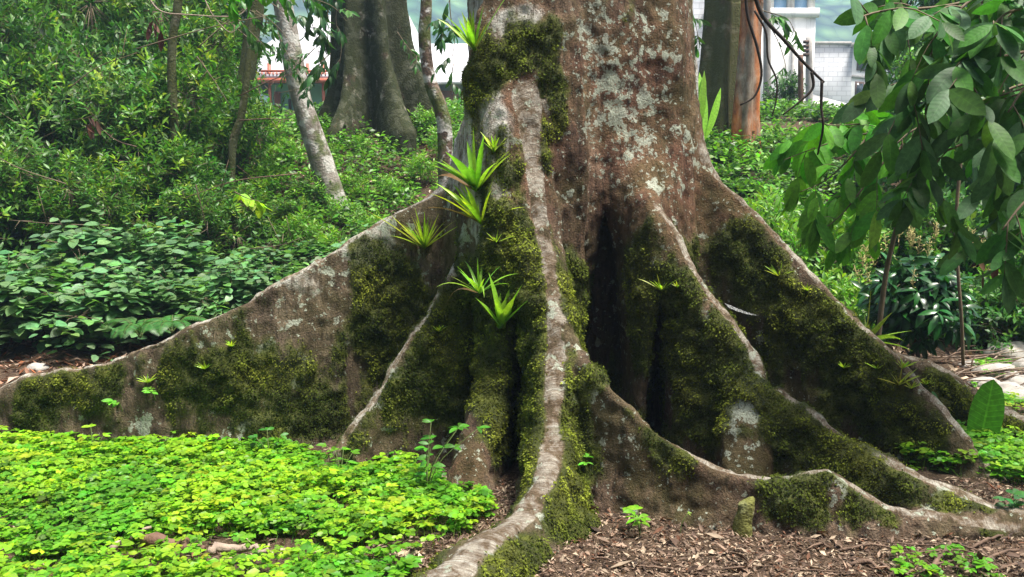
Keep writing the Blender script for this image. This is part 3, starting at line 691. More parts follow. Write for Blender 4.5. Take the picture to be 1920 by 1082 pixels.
# ------------------------------------------------------------ epiphytes on the buttresses
def strap(r, n, L, w, droop, spread, col, seg=7, up=np.array([0, 0, 1.]), out=np.array([0, -1., 0])):
    """rosette of arching strap leaves; returns verts, tris, tint"""
    Vs = []; Fs = []; Ts = []; o = 0
    for i in range(n):
        az = i * 2.39996 + r.normal() * .25; e = spread * (.25 + .75 * (i + .5) / n) * (1 + .12 * r.normal())
        s = np.cross(up, out); s /= np.linalg.norm(s)
        hd = math.cos(az) * s + math.sin(az) * out
        d = up * math.cos(e) + hd * math.sin(e); l = L * (1 + .18 * r.normal()) * (.75 + .35 * (i / n)); dr = droop * (.3 + i / n) * (1 + .3 * r.normal())
        p = np.zeros(3); side = np.cross(d, up + .01); side /= np.linalg.norm(side) + 1e-9
        c = cols(1, r, col, .15)[0]
        if i == n - 1 and n > 8 and L > .15: c = np.array([.22, .13, .05]); dr *= 2.2
        P = []
        for k in range(seg + 1):
            t = k / seg; ww = w * (1 + .1 * r.normal()) * (.55 + .6 * math.sin(math.pi * min(.96, t * .85 + .15))) * (1 - t ** 4) * .9 + .0004
            n_ = np.cross(side, d)
            P += [p - side * ww / 2 + n_ * ww * .22, p, p + side * ww / 2 + n_ * ww * .22]
            Ts += [c * (.75 + .4 * t)] * 3
            p = p + d * l / seg; d = d + np.array([0, 0, -1.]) * dr * t * .5; d /= np.linalg.norm(d)
        Vs += P
        for k in range(seg):
            for q in (0, 1):
                a = o + k * 3 + q; Fs += [(a, a + 1, a + 4), (a, a + 4, a + 3)]
        o += 3 * (seg + 1)
    return np.array(Vs), np.array(Fs), np.array(Ts)
def epiphyte(name, label, px, py, n, L, w, droop, spread, col, seed, off=.015, group=None, Y=None, upv=None):
    r = rng(seed)
    if Y is None:
        h = hit(px, py)
        if h is None: return
        p, nn = h
    else: p = at(px, py, Y); nn = np.array([0, -1., 0])
    out = np.array([nn[0], nn[1], 0.]); out /= np.linalg.norm(out) + 1e-9
    up = np.array([0, 0, 1.]) * .8 + out * .45 if upv is None else np.array(upv, float); up /= np.linalg.norm(up)
    v, f, t = strap(r, n, L, w, droop, spread, col, up=up, out=out)
    o = link(name, nmesh(name, v, f, np.array(t).clip(.004, .9), np.zeros((len(v), 2))), M_brom, loc=p + out * off)
    return tag(o, label, 'bromeliad' if name == 'bromeliad' else 'air plant', group)
YG = (.36, .54, .04); G2 = (.13, .30, .03); G3 = (.26, .50, .045)
epiphyte('bromeliad', 'biggest broad leaved bromeliad high on the left flank of the front buttress', 900, 358, 18, .31, .045, .3, .95, G3, 201)
epiphyte('bromeliad', 'yellow green bromeliad just below the biggest one', 908, 420, 20, .28, .024, .3, .95, YG, 202)
epiphyte('bromeliad', 'spiky dense bromeliad on the long left buttress near the trunk', 797, 466, 34, .27, .013, .18, 1.0, YG, 203)
epiphyte('bromeliad', 'sparse thin leaved bromeliad hanging in the dark hollow', 912, 548, 18, .24, .014, .5, 1.2, G3, 204, .06)
epiphyte('bromeliad', 'upright broad bromeliad with translucent leaf above the short mossy root', 943, 612, 11, .27, .05, .22, .75, G3, 205, .05, upv=(.15, -.3, 1))
epiphyte('bromeliad', 'bromeliad on the pale trunk edge near the top', 893, 96, 16, .24, .024, .25, .8, G3, 206)
epiphyte('bromeliad', 'small yellowish bromeliad above the biggest one', 925, 285, 11, .12, .014, .3, .9, YG, 207)
SM = [(933,455,.07,'on the edge of the dark hollow'),(822,622,.055,'on the short mossy buttress'),(433,650,.055,'on the bare bark of the long buttress'),(385,692,.07,'above the mossy middle of the long buttress'),(277,718,.07,'on the low end of the long buttress'),
      (1240,545,.10,'in shade beside the middle right ridge'),(1273,540,.05,'tucked behind the middle right ridge'),(1463,520,.10,'high on the outer right buttress face'),(1512,545,.055,'near the ridge of the outer right buttress'),
      (1583,690,.055,'on the dark wall of the outer right buttress'),(1645,692,.055,'left of the yellow air plant'),(1685,722,.12,'yellowest and largest on the low end of the outer right buttress'),(1708,728,.065,'right of the yellow air plant'),(1738,722,.065,'on the far root behind the outer ridge'),(1690,690,.07,'at the crossing of the two far right roots')]
for i, (px, py, L, w) in enumerate(SM):
    epiphyte('air_plant', 'small spiky air plant ' + w, px, py, 14, L, .008, .15, 1.15, (.38, .42, .06) if 'yellow' in w and L > .1 else YG, 220 + i, .01, 'small air plants on the buttresses')
epiphyte('bromeliad', 'yellow edged strap leaves sticking out behind the outer right buttress', 1622, 640, 9, .34, .03, .5, 1.3, (.33, .42, .06), 240, 0, Y=5.75, upv=(.75, -.1, .6))
# big entire fern leaf and a small one beside it
BL = leaf_tpl(.33, .10, .10, 14, .6, .6)
def one_leaf(name, label, px, py, Y, d, nrm, L, col, cat='plant', tpl=BL, mat=None):
    p = at(px, py, Y); v, f, t, u = inst(tpl, np.zeros((1, 3)), np.array([d], float), np.array([nrm], float), np.array([L]), np.array([col]))
    return tag(link(name, nmesh(name, v, f, t, u, smooth=True), mat or M_leafrib, loc=p), label, cat)
one_leaf('broad_leaf_fern', 'single large upright green fern leaf beside the outer right root', 1826, 880, 4.85, (.13, -.05, 1), (-.45, -1, .1), .52, (.09, .30, .02), 'fern')
one_leaf('broad_leaf_fern', 'small bluish leaf behind the low end of the outer right buttress', 1758, 770, 5.0, (-.3, -.1, 1), (.3, -1, .2), .12, (.1, .25, .12), 'fern')
# spider web
wp = [at(1358, 568, 5.0), at(1368, 578, 4.85), at(1468, 582, 5.15), at(1455, 575, 5.3)]
k = NB('spider_silk'); k.fin((.75, .78, .8), .5); tp = k.new('ShaderNodeBsdfTransparent'); mx = k.new('ShaderNodeMixShader')
k.l.new(k.ramp(k.noise(k.co(), 90, 3), [(.4, 0.), (.7, .55)]), mx.inputs[0]); k.l.new(tp.outputs[0], mx.inputs[1]); k.l.new(k.b.outputs[0], mx.inputs[2]); k.l.new(mx.outputs[0], k.o.inputs[0])
gw = []; 
for i in range(13):
    for j in range(5):
        a, b = i / 12, j / 4; p = (wp[0] * (1 - a) + wp[3] * a) * (1 - b) + (wp[1] * (1 - a) + wp[2] * a) * b; p = p + [0, 0, -.035 * math.sin(math.pi * a)]; gw.append(p)
ff = [(i * 5 + j, (i + 1) * 5 + j, (i + 1) * 5 + j + 1, i * 5 + j + 1) for i in range(12) for j in range(4)]
tag(link('spider_web', nmesh('spider_web', np.array(gw), np.array(ff)), k.m), 'thin whitish sheet web stretched between two right buttresses', 'web')

# small seedlings: stems with pairs of leaflets
SL = leaf_tpl(.45, .12, .25, 4, .5)
def seedling(label, base, hgt, pairs, L, col, seed, lean=(0, 0), name='seedling', spread=1.0, group=None, twigs=3):
    r = rng(seed); e = empty(name, base); tag(e, label, 'plant', group)
    T = []; pos = []; dr = []; sz = []
    for i in range(twigs):
        a = r.uniform(0, 6.28) if twigs > 1 else 0
        tip = np.array([lean[0] + math.cos(a) * .35 * hgt * spread, lean[1] + math.sin(a) * .35 * hgt * spread, hgt * r.uniform(.7, 1.05)])
        P = spline(np.array([[0, 0, -.01], tip * [.25, .25, .5], tip]), 8); T.append((P, np.linspace(.003, .0015, 8)))
        for j in range(pairs):
            q = P[7 - min(6, j * 2)]
            for s in (-1, 1):
                b = a + s * (1.0 + .2 * r.normal()); pos.append(q); dr.append([math.cos(b), math.sin(b), .15 + .1 * r.normal()]); sz.append(L * r.uniform(.75, 1.1))
        pos.append(P[-1]); dr.append([math.cos(a), math.sin(a), .3]); sz.append(L)
    v, f = tubes(T, 5); link('stem', nmesh('stem', v, f, smooth=True), M_stemgreen, e)
    n = len(pos); up = np.array([[0, -.3, 1.]]) + .25 * r.normal(size=(n, 3))
    v, f, t, u = inst(SL, np.array(pos), np.array(dr), up, np.array(sz), cols(n, r, col, .15))
    link('foliage', nmesh('foliage', v, f, t, u), M_cover, e); return e
seedling('bright green seedling in the litter right of the front buttress', gp(1200, 1003), .12, 2, .05, (.18, .42, .02), 301, twigs=4)
seedling('tiny two leaved sprout beside the larger seedling', gp(1275, 1000), .09, 1, .018, (.2, .4, .04), 302, twigs=1)
seedling('leafy clover sprout climbing before the short thick root', gp(800, 935), .36, 3, .06, (.07, .26, .02), 303, lean=(.12, 0), twigs=6)
seedling('low leafy sprout at the foot of the short mossy buttress', gp(640, 905), .2, 3, .05, (.12, .34, .02), 304, twigs=4)
seedling('sprout standing above the creeper near the flat stone', gp(175, 860), .17, 2, .05, (.25, .5, .02), 305, twigs=3)
seedling('dark sprout against the mossy foot of the long buttress', gp(505, 865), .18, 2, .045, (.06, .24, .03), 306, twigs=4)
seedling('glossy leaved seedling at the right edge near the root tips', gp(1885, 985), .13, 2, .06, (.06, .2, .06), 307, twigs=4)
for px, py, lb, L in ((232, 768, 'wilted green sprout growing from the low long buttress', .06), (292, 748, 'small flat leaved sprout on the low long buttress', .045), (1094, 880, 'two leaved sprout on the right side of the front buttress', .05)):
    h = hit(px, py)
    if h: seedling(lb, h[0] + h[1] * .01, .07, 2 if px < 500 else 1, L, (.14, .4, .04), px, lean=(0, -.05), twigs=2)

# clumps of dead leaves caught in the thicket
for i, (px, py, Y, n, L, lb) in enumerate([(172, 225, 8.6, 9, .16, 'dark brown clump of dead leaves hanging in the thicket at left'), (290, 40, 8.4, 7, .18, 'grey brown dead leaf clump caught near the top of the thicket'), (1850, 480, 5.6, 5, .14, 'withered brown leaves hanging before the right bushes')]):
    r = rng(950 + i); pos = r.normal(size=(n, 3)) * .035; dr = np.array([[0, 0, -1.]]) + .35 * r.normal(size=(n, 3))
    v, f, t, u = inst(leaf_tpl(.3, .3, -.2, 5, .5), pos, dr, np.array([[0, -1., .1]]) + .6 * r.normal(size=(n, 3)), r.uniform(.6, 1.1, n) * L, cols(n, r, (.09, .045, .03), .3))
    tag(link('dead_leaf_clump', nmesh('dead_leaf_clump', v, f, t, u, smooth=True), M_dead, loc=at(px, py, Y)), lb, 'dead leaves')
# ------------------------------------------------------------ background: hills, buildings, trees, shrubs
hm = NB('hill_forest'); hc = hm.co()
hn = hm.vor(hc, .13); hn2 = hm.noise(hc, .05, 5, .6)
hcol = hm.mix(hm.ramp(hn2, [(.4, 0.), (.6, 1.)]), (.03, .07, .025), (.075, .12, .04))
hcol = hm.mix(1.0, hcol, hm.ramp(hn, [(.15, 1.9), (.7, .3)]), 'MULTIPLY')
M_hill = hm.fin(hcol, .95, hm.bump(hn, 1., 3.0), .05)
hx = np.linspace(-500, 500, 120); hy = np.linspace(150, 430, 60); HX, HY = np.meshgrid(hx, hy, indexing='ij')
q = np.stack([HX.ravel() * .006, HY.ravel() * .006, 0 * HX.ravel()], 1)
HZ = sstep(150, 400, HY) * 88 + (fbm(q * 3, 4, 12).reshape(HX.shape) - .5) * 40 * sstep(150, 230, HY) + 3
ii = (np.arange(119)[:, None] * 60 + np.arange(59)[None]).ravel()
print('hillmax', HZ.max())
tag(link('hills', nmesh('hills', np.stack([HX, HY, HZ], -1).reshape(-1, 3), np.stack([ii, ii + 60, ii + 61, ii + 1], 1), smooth=True), M_hill), kind='structure')

def boxv(x0, x1, y0, y1, z0, z1):
    v = np.array([(x, y, z) for z in (z0, z1) for x, y in ((x0, y0), (x1, y0), (x1, y1), (x0, y1))], float)
    f = np.array([(3, 2, 1, 0), (4, 5, 6, 7), (0, 1, 5, 4), (1, 2, 6, 5), (2, 3, 7, 6), (3, 0, 4, 7)]); return v, f
def boxes(lst, rot=0, piv=(0, 0)):
    v = []; f = []; o = 0
    for b in lst:
        a, c = boxv(*b); v.append(a); f.append(c + o); o += 8
    v = np.concatenate(v)
    if rot:
        c_, s_ = math.cos(rot), math.sin(rot); x, y = v[:, 0] - piv[0], v[:, 1] - piv[1]
        v[:, 0], v[:, 1] = piv[0] + c_ * x - s_ * y, piv[1] + s_ * x + c_ * y
    return v, np.concatenate(f)
def bpart(name, parent, lst, mat, rot=0, piv=(0, 0), kind=None):
    v, f = boxes(lst, rot, piv); o = link(name, nmesh(name, v - np.array(parent.location), f), mat, parent)
    return o
def wall_mat(name, col, stain=.4, blocks=0, rough=.85):
    k = NB(name); co = k.co(); n = k.noise(k.co((1, 1, .15)), 1.6, 5, .7); n2 = k.noise(co, .8, 4)
    c = k.mix(1.0, col, k.ramp(n2, [(.3, .85), (.7, 1.08)]), 'MULTIPLY')
    c = k.mix(k.math('MULTIPLY', k.ramp(n, [(.52, 0.), (.66, 1.)]), stain), c, (.14, .13, .12))
    nr = None
    if blocks:
        b = k.new('ShaderNodeTexBrick'); m = k.co((1, 1, 1)); sep = k.new('ShaderNodeSeparateXYZ'); k.l.new(m, sep.inputs[0]); cb = k.new('ShaderNodeCombineXYZ')
        k.l.new(k.math('ADD', sep.outputs[0], sep.outputs[1]), cb.inputs[0]); k.l.new(sep.outputs[2], cb.inputs[1]); k.l.new(cb.outputs[0], b.inputs[0])
        b.inputs['Scale'].default_value = 1; b.inputs['Brick Width'].default_value = .5; b.inputs['Row Height'].default_value = .25; b.inputs['Mortar Size'].default_value = .02
        b.inputs['Color1'].default_value = (1, 1, 1, 1); b.inputs['Color2'].default_value = (.8, .8, .82, 1); b.inputs['Mortar'].default_value = (.62, .62, .64, 1)
        c = k.mix(1.0, c, b.outputs[0], 'MULTIPLY')
    return k.fin(c, rough, None, .2)
M_white = wall_mat('white_render', (.80, .79, .77), .45); M_block = wall_mat('grey_block', (.50, .51, .53), .25, 1)
M_teal = wall_mat('teal_paint', (.42, .78, .68), .1); M_yel = wall_mat('yellow_paint', (.62, .45, .2), .1); M_pinkd = wall_mat('pink_door', (.62, .22, .18), .1)
M_glass = _flat('window_glass', (.03, .035, .04), .15, .2, 2, 0, .6); M_frame = _flat('dark_frame', (.09, .05, .035), .6)
M_redm = _flat('red_metal', (.42, .12, .07), .5); M_roofw = wall_mat('pale_metal_roof', (.55, .55, .57), .12, 0, .5); M_fence = wall_mat('pale_blue_fence', (.45, .60, .66), .3)
M_conc = _flat('concrete_pole', (.36, .34, .32), .8, .25, 6, .3); M_rooftile = wall_mat('pale_tile_roof', (.72, .70, .66), .15)
M_sky = _flat('tinted_glass', (.25, .45, .7), .2, .2, 2, 0, .6)
def X(px, Y): return (px - 960) / FPX * Y / (math.cos(PITCH) + 0) * 1.0
def wx(px, py, Y): return float(at(px, py, Y)[0])
def wz(py, Y): return float(at(960, py, Y)[2])
# tall unfinished white building
Y = 40.; x0, x1 = wx(1180, 100, Y), wx(1527, 100, Y); zt = wz(18, Y); zb = 2.9
b = empty('apartment_building', ((x0 + x1) / 2, Y, zb)); tag(b, 'tall white stained building rising behind the orange trunk', 'building')
xm = wx(1322, 100, Y)
bpart('wall', b, [(xm, x1, Y, Y + 12, zb, zt)], M_white, .0)
bpart('side_wall', b, [(x0, xm - .003, Y + .05, Y + 12, zb, zt + 2)], M_block)
bpart('parapet', b, [(xm - .1, x1 + .12, Y - .12, Y - .003, zt - .35, zt + .05)], M_white)
pp = [(x, x + .28, Y + .1, Y + .35, zt + .003, zt + 2.6) for x in np.linspace(xm, x1 - .3, 6)]
bpart('pillar', b, pp, M_white)
for i in range(5):
    a = np.linspace(xm, x1 - .3, 6); w = bpart('window', b, [(a[i] + .32, a[i + 1] - .05, Y + .2, Y + .26, zt + .1, zt + 2.2)], M_sky)
bpart('roof', b, [(xm - .3, x1 + .3, Y - .3, Y + 12.3, zt + 2.603, zt + 2.9)], M_white)
bpart('drainpipe', b, [(x1 - 1.0, x1 - .88, Y - .12, Y - .003, zb + .5, zt - 1.5)], M_conc)
# grey block house with a pale side wall and two dark windows
Y = 48.; xa, xb = wx(1500, 120, Y), wx(1598, 120, Y); zt = wz(84, Y)
b = empty('block_house', ((xa + xb) / 2, Y, 3.4)); tag(b, 'grey block building with dark framed windows in its pale side wall', 'building')
bpart('wall', b, [(xa, xb, Y, Y + 9, 3.3, zt)], M_block)
ang = .55; pv = (xb, Y)
bpart('side_wall', b, [(xb + .003, xb + 5.5, Y, Y + 7.8, 3.3, zt - .1)], M_white, ang, pv)
bpart('roof', b, [(xb - .1, xb + 5.9, Y - .5, Y + 7, zt - .097, zt + .1)], M_conc, ang, pv)
bpart('roof_slab', b, [(xa - .1, xb - .12, Y - .1, Y + 9, zt + .003, zt + .16)], M_conc)
bpart('lintel', b, [(xb, xb + 5.4, Y - .06, Y - .003, wz(146, Y), wz(141, Y))], M_conc, ang, pv)
for (u0, u1, p0, p1) in ((.35, 1.15, 98, 131), (.3, 1.0, 152, 178), (1.6, 1.95, 96, 108), (1.6, 1.95, 150, 162), (3.0, 4.0, 100, 131)):
    w = bpart('window', b, [(xb + u0, xb + u1, Y - .05, Y - .002, wz(p1, Y), wz(p0, Y))], M_frame, ang, pv)
    v, f = boxes([(xb + u0 + .1, xb + u1 - .1, Y - .058, Y - .0505, wz(p1, Y) + .1, wz(p0, Y) - .1)], ang, pv); link('pane', nmesh('pane', v - np.array(b.location), f), M_glass, w)
# low house with pale hipped roof
def gable(b, x0, x1, y0, y1, ze, zr, over, mat, name='roof'):
    ym = (y0 + y1) / 2; t = .14
    v = []
    for dz in (0, t):
        v += [(x0 - over, y0 - over, ze + dz), (x1 + over, y0 - over, ze + dz), (x1 + over, y1 + over, ze + dz), (x0 - over, y1 + over, ze + dz), (x0 + 1.2, ym, zr + dz), (x1 - 1.2, ym, zr + dz)]
    f = [(0, 1, 5, 4), (2, 3, 4, 5), (6, 10, 11, 7), (8, 11, 10, 9), (3, 0, 4, 4), (1, 2, 5, 5), (6, 9, 10, 10), (8, 7, 11, 11), (0, 6, 7, 1), (1, 7, 8, 2), (2, 8, 9, 3), (3, 9, 6, 0)]
    tri = []
    for q in f:
        tri.append(q[:3])
        if q[2] != q[3]: tri.append((q[0], q[2], q[3]))
    return link(name, nmesh(name, np.array(v) - np.array(b.location), np.array(tri)), mat, b)
Y = 34.; xa, xb = wx(1500, 200, Y), wx(1590, 200, Y)
b = empty('low_house', ((xa + xb) / 2, Y, 3.2)); tag(b, 'low yellow house with pale sloping roof behind the pale blue fence', 'house')
bpart('wall', b, [(xa, xb, Y, Y + 5, 3.1, wz(212, Y))], M_yel)
gable(b, xa, xb, Y, Y + 5, wz(211, Y), wz(175, Y + 2.5), .4, M_rooftile)
w = bpart('window', b, [(xb - 1.1, xb - .35, Y - .04, Y - .003, wz(232, Y), wz(219, Y))], M_frame)
Y = 30.; b = tag(link('fence', nmesh('fence', *boxes([(wx(1440, 230, Y), wx(1720, 230, Y), Y, Y + .06, 2.8, wz(224, Y))] + [(wx(p, 230, Y), wx(p, 230, Y) + .1, Y - .06, Y - .003, 2.8, wz(221, Y)) for p in range(1442, 1720, 40)])), M_fence), 'pale blue sheet fence before the low yellow house', 'fence')
# left: teal house under a broad white metal roof
Y = 30.; xa, xb = wx(488, 170, Y), wx(735, 170, Y)
b = empty('teal_house', ((xa + xb) / 2, Y, 3.0)); tag(b, 'teal walled house under a broad white metal roof behind the left trees', 'house')
bpart('wall', b, [(xa, xb, Y + 1.2, Y + 9, 2.9, wz(158, Y + 1.2))], M_teal)
gable(b, xa - 1, xb + 1, Y, Y + 14, wz(150, Y), wz(35, Y + 7), .3, M_roofw)
bpart('eave_trim', b, [(xa - 1.3, xb + 1.3, Y - .42, Y - .31, wz(158, Y), wz(149, Y))], M_redm)
d = bpart('door', b, [(wx(515, 180, Y + 1.2), wx(526, 180, Y + 1.2), Y + 1.14, Y + 1.197, 2.95, wz(172, Y + 1.2))], M_pinkd)
bpart('window', b, [(wx(541, 180, Y + 1.2), wx(546, 180, Y + 1.2), Y + 1.14, Y + 1.197, 3.1, wz(186, Y + 1.2))], M_frame)
for p in (506, 578, 606):
    bpart('post', b, [(wx(p, 180, Y), wx(p, 180, Y) + .09, Y - .2, Y - .1, 2.9, wz(120, Y))], M_redm)
R_ = [(wx(488, 0, 30), wx(735, 0, 30), 29.72, 29.78, wz(p, 29.7), wz(p, 29.7) + .07) for p in (135, 143)]
R_ += [(wx(p, 0, 30), wx(p, 0, 30) + .04, 29.70, 29.717, wz(143, 29.7), wz(135, 29.7)) for p in range(490, 735, 7)]
bpart('railing', b, R_, M_redm)
Y = 33.; xa, xb = wx(775, 170, Y), wx(905, 170, Y)
b = empty('white_roofed_house', ((xa + xb) / 2, Y, 3.0)); tag(b, 'house with white roof glimpsed between the dark tree and the big trunk', 'house')
bpart('wall', b, [(xa, xb, Y + .4, Y + 8, 2.9, wz(168, Y))], _flat('red_brick_wall', (.38, .17, .12)))
gable(b, xa - 1.5, xb + 1, Y, Y + 12, wz(160, Y), wz(88, Y + 6), .3, M_roofw)
Y = 15.; b = tag(link('garden_wall', nmesh('garden_wall', *boxes([(wx(470, 220, Y), wx(620, 220, Y), Y, Y + .25, 2.0, wz(207, Y))])), _flat('mossy_concrete', (.07, .06, .045), .9, .4, 5)), 'low dark mossy wall before the teal house', 'wall')

# ---- trees
def tree(label, P, rad, mat, name='forest_tree', k=14, nm=40, flare=None, rough=.03, crown=None, cat='tree', ext=None):
    """P rows px,py,Y from the foot upward"""
    Q = np.array([at(*p) for p in P]); Q[0, 2] = gz(Q[0, 0], Q[0, 1]) - (.55 if flare else .15)
    if ext is not None: Q = np.concatenate([Q, Q[-1:] + np.array([ext])])
    S = spline(Q, nm); rr = np.interp(np.linspace(0, 1, nm), np.linspace(0, 1, len(rad)), rad)
    v, f = tube(S, rr, k); c = np.repeat(S, k, 0)
    nv = v[:nm * k] - c; L = np.linalg.norm(nv, axis=1, keepdims=True)
    if flare:
        nf, amp, hh = flare; ang = np.arctan2(nv[:, 1], nv[:, 0]); hgt = np.clip(c[:, 2] - Q[0, 2] - .5, 0, 9)
        m = np.abs(np.cos(ang * nf / 2 + .6)) ** 2.2 * (1 + .35 * np.sin(ang * 1.0 + 2))
        nv = nv * (1 + amp * np.exp(-hgt / hh) * m + .32 * m)[:, None]
    nv = nv * (1 + (fbm(v[:nm * k] * np.array([5, 5, 2.]), 3, 9)[:, None] - .5) * rough * 10)
    v[:nm * k] = c + nv
    e = empty(name, Q[0]); tag(e, label, cat); link('trunk', nmesh('trunk', v - Q[0], f, smooth=True), mat, e)
    return e, S
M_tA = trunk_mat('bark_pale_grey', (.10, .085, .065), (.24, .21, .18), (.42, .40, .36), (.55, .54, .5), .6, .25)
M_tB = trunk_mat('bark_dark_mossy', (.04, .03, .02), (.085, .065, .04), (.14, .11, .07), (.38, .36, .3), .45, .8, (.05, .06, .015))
M_tF = trunk_mat('bark_blackish_mossy', (.008, .006, .004), (.035, .025, .014), (.09, .068, .04), (.30, .28, .23), .7, .75, (.022, .03, .008))  # darkest of the trunk barks, patched pale and mossy
M_tC = trunk_mat('bark_olive', (.05, .04, .02), (.11, .085, .04), (.17, .14, .08), (.32, .34, .24), .25, .65, (.065, .07, .02))
k = NB('bark_orange'); co = k.co(); n1 = k.noise(k.co((1, 1, .5)), 8, 5, .7); sep = k.new('ShaderNodeSeparateXYZ'); k.l.new(co, sep.inputs[0])
gr = k.ramp(n1, [(.3, (.09, .06, .04)), (.5, (.2, .15, .11)), (.7, (.34, .3, .25))]); og = k.ramp(n1, [(.3, (.20, .055, .02)), (.5, (.44, .14, .04)), (.7, (.5, .24, .12))])
c = k.mix(k.ramp(k.noise(k.co((1, 1, .2)), 3.5, 3), [(.42, 0.), (.55, 1.)]), gr, og); M_tD = k.fin(c, .85, k.bump(n1, .8, .02), .2)
M_tE = trunk_mat('bark_speckled', (.05, .035, .025), (.13, .09, .065), (.22, .17, .13), (.55, .53, .5), .8, .35)

LA = leaf_tpl(.30, .12, .22, 3, .42)        # lanceolate
LB = leaf_tpl(.62, .06, .14, 4, .42)        # broad
LO = leaf_tpl(.52, .12, .12, 2, .5)         # small oval
LD = leaf_tpl(.33, .14, .45, 4, .5)         # drooping long
LG = leaf_tpl(.40, .09, .35, 8, .52)        # large veined
def shrub(name, label, seed, R3, ntip, tpl, L, nleaf, col, mat, rise=.5, droop=0., base=(0, 0, 0), alt=None, pa=0., spread=.12, lumps=7, layered=False, group=None, cat='shrub', stemr=.02, hollow=.35):
    """stems from one foot, tips in a lumpy crown, a whorl of leaves at every tip"""
    r = rng(seed); R3 = np.array(R3, float)
    cen = unit(lumps, r) * R3 * .55; cen[:, 2] = abs(cen[:, 2]) * 1.0 + R3[2] * .55; cr = r.uniform(.35, .6, lumps)
    li = r.integers(0, lumps, ntip); dirs = unit(ntip, r); rad = (hollow + (1 - hollow) * r.random(ntip)) ** .6
    tips = cen[li] + dirs * R3 * cr[li][:, None] * rad[:, None]; tips[:, 2] = np.clip(tips[:, 2], .06, None)
    if layered: tips[:, 2] = np.round(tips[:, 2] / (R3[2] * .3)) * R3[2] * .3 + r.normal(size=ntip) * .03 - np.hypot(tips[:, 0], tips[:, 1]) * .12
    T = []
    for c_ in cen:
        P = spline(np.array([[r.normal() * .05, r.normal() * .05, -.08], c_ * [.35, .35, .5] + r.normal(size=3) * .05, c_]), 8)
        T.append((P, np.linspace(stemr, stemr * .35, 8)))
    for i in range(0, ntip, 3):
        a = cen[li[i]]; m_ = (a + tips[i]) / 2 + r.normal(size=3) * .03; T.append((np.array([a * .7 + m_ * .3, m_, tips[i]]), np.array([.3, .22, .12]) * stemr))
    sv, sf = tubes(T, 4)
    out = tips - np.array([0, 0, R3[2] * .5]); out /= np.linalg.norm(out, axis=1, keepdims=True)
    ax = out + np.array([0, 0, rise]) + .3 * r.normal(size=(ntip, 3)); ax /= np.linalg.norm(ax, axis=1, keepdims=True)
    M = ntip * nleaf; A = np.repeat(ax, nleaf, 0); b = np.repeat(tips, nleaf, 0)
    s1 = np.cross(A, [0.1, .2, 1.]); s1 /= np.linalg.norm(s1, axis=1, keepdims=True); s2 = np.cross(A, s1)
    k_ = np.tile(np.arange(nleaf), ntip); th = k_ * 2.4 + np.repeat(r.random(ntip) * 6.28, nleaf)
    rd = np.cos(th)[:, None] * s1 + np.sin(th)[:, None] * s2
    back = (k_ / nleaf)[:, None]
    if layered: rd[:, 2] *= .15; d = rd + .1 * r.normal(size=(M, 3))
    else: d = rd * (.55 + .6 * back) + A * (.75 - .5 * back) + .15 * r.normal(size=(M, 3)); 
    d[:, 2] -= droop
    pos = b - A * back * spread
    up = np.array([0, -.25, 1.]) + .45 * r.normal(size=(M, 3)) if not layered else np.array([0, -.35, 1.]) + .2 * r.normal(size=(M, 3))
    bright = np.repeat((.8 + .4 * r.random(ntip)), nleaf)[:, None]
    c = cols(M, r, col, .22, alt, 0) * bright
    if alt is not None:
        yy = np.repeat(r.random(ntip) < pa, nleaf); c[yy] = cols(int(yy.sum()), r, alt, .2)
    v, f, t, u = inst(tpl, pos, d, up, r.uniform(.6, 1.15, M) * L, c.clip(.004, .8))
    e = empty(name, base); tag(e, label, cat, group)
    link('stem', nmesh('stem', sv, sf, smooth=True), M_stem, e); link('foliage', nmesh('foliage', v, f, t, u), mat, e)
    return e
def place(e, px, Y, rz, s=1., first=False, label=None, zs=1.):
    o = e if first else copy_tree(e)
    x = wx(px, 400, Y); o.location = (x, Y, gz(x, Y) - .03); o.rotation_euler = (0, 0, rz); o.scale = (s, s, s * zs)
    if label: o['label'] = label
    return o
GA = (.075, .19, .03); GAy = (.22, .37, .04); GBb = (.13, .27, .10); GCd = (.04, .12, .02); GE = (.12, .29, .028)
g1 = 'bushy shrubs of the thicket behind the long left buttress'
sA = [shrub('thicket_shrub', 'dense small leaved green shrub in the thicket behind the long left buttress', 400 + i, (.95, .95, 1.15), 520, LA, .115, 8, GA, M_leaf, alt=GAy, pa=.22, group=g1) for i in range(3)]
sC = [shrub('thicket_shrub', 'dark leaved shrub deep in the thicket behind the long left buttress', 410 + i, (1.1, 1.1, 1.3), 480, LO, .11, 8, GCd, M_leaf, alt=GA, pa=.3, group=g1) for i in range(2)]
used = set(); r9 = rng(900)
def put(lst, px, Y, s, zs=1.):
    i = int(r9.integers(len(lst))); first = id(lst[i]) not in used; used.add(id(lst[i])); return place(lst[i], px, Y, r9.random() * 6.28, s, first, zs=zs)
for px, Y, s, zs in [(-60,9.2,.85,1),(60,9.6,.9,1),(170,9.3,.8,.9),(280,9.8,.85,.9),(380,9.7,.7,.85),(460,10.2,.62,.8),(-150,10.4,1,1.1),(0,10.6,1,1.15),(120,10.8,1,1.15),(240,10.7,1,1.1),(350,11.,1,1.1),(440,11.6,.8,1.),(540,10.6,.45,.5),
                     (-100,12.,1.15,1.3),(50,12.2,1.15,1.35),(180,12.4,1.15,1.35),(300,12.6,1.15,1.3),(400,12.9,.95,1.2),(330,14.5,1.3,1.3),(420,14.4,.7,1.0)]:
    put(sA, px, Y, s, zs)
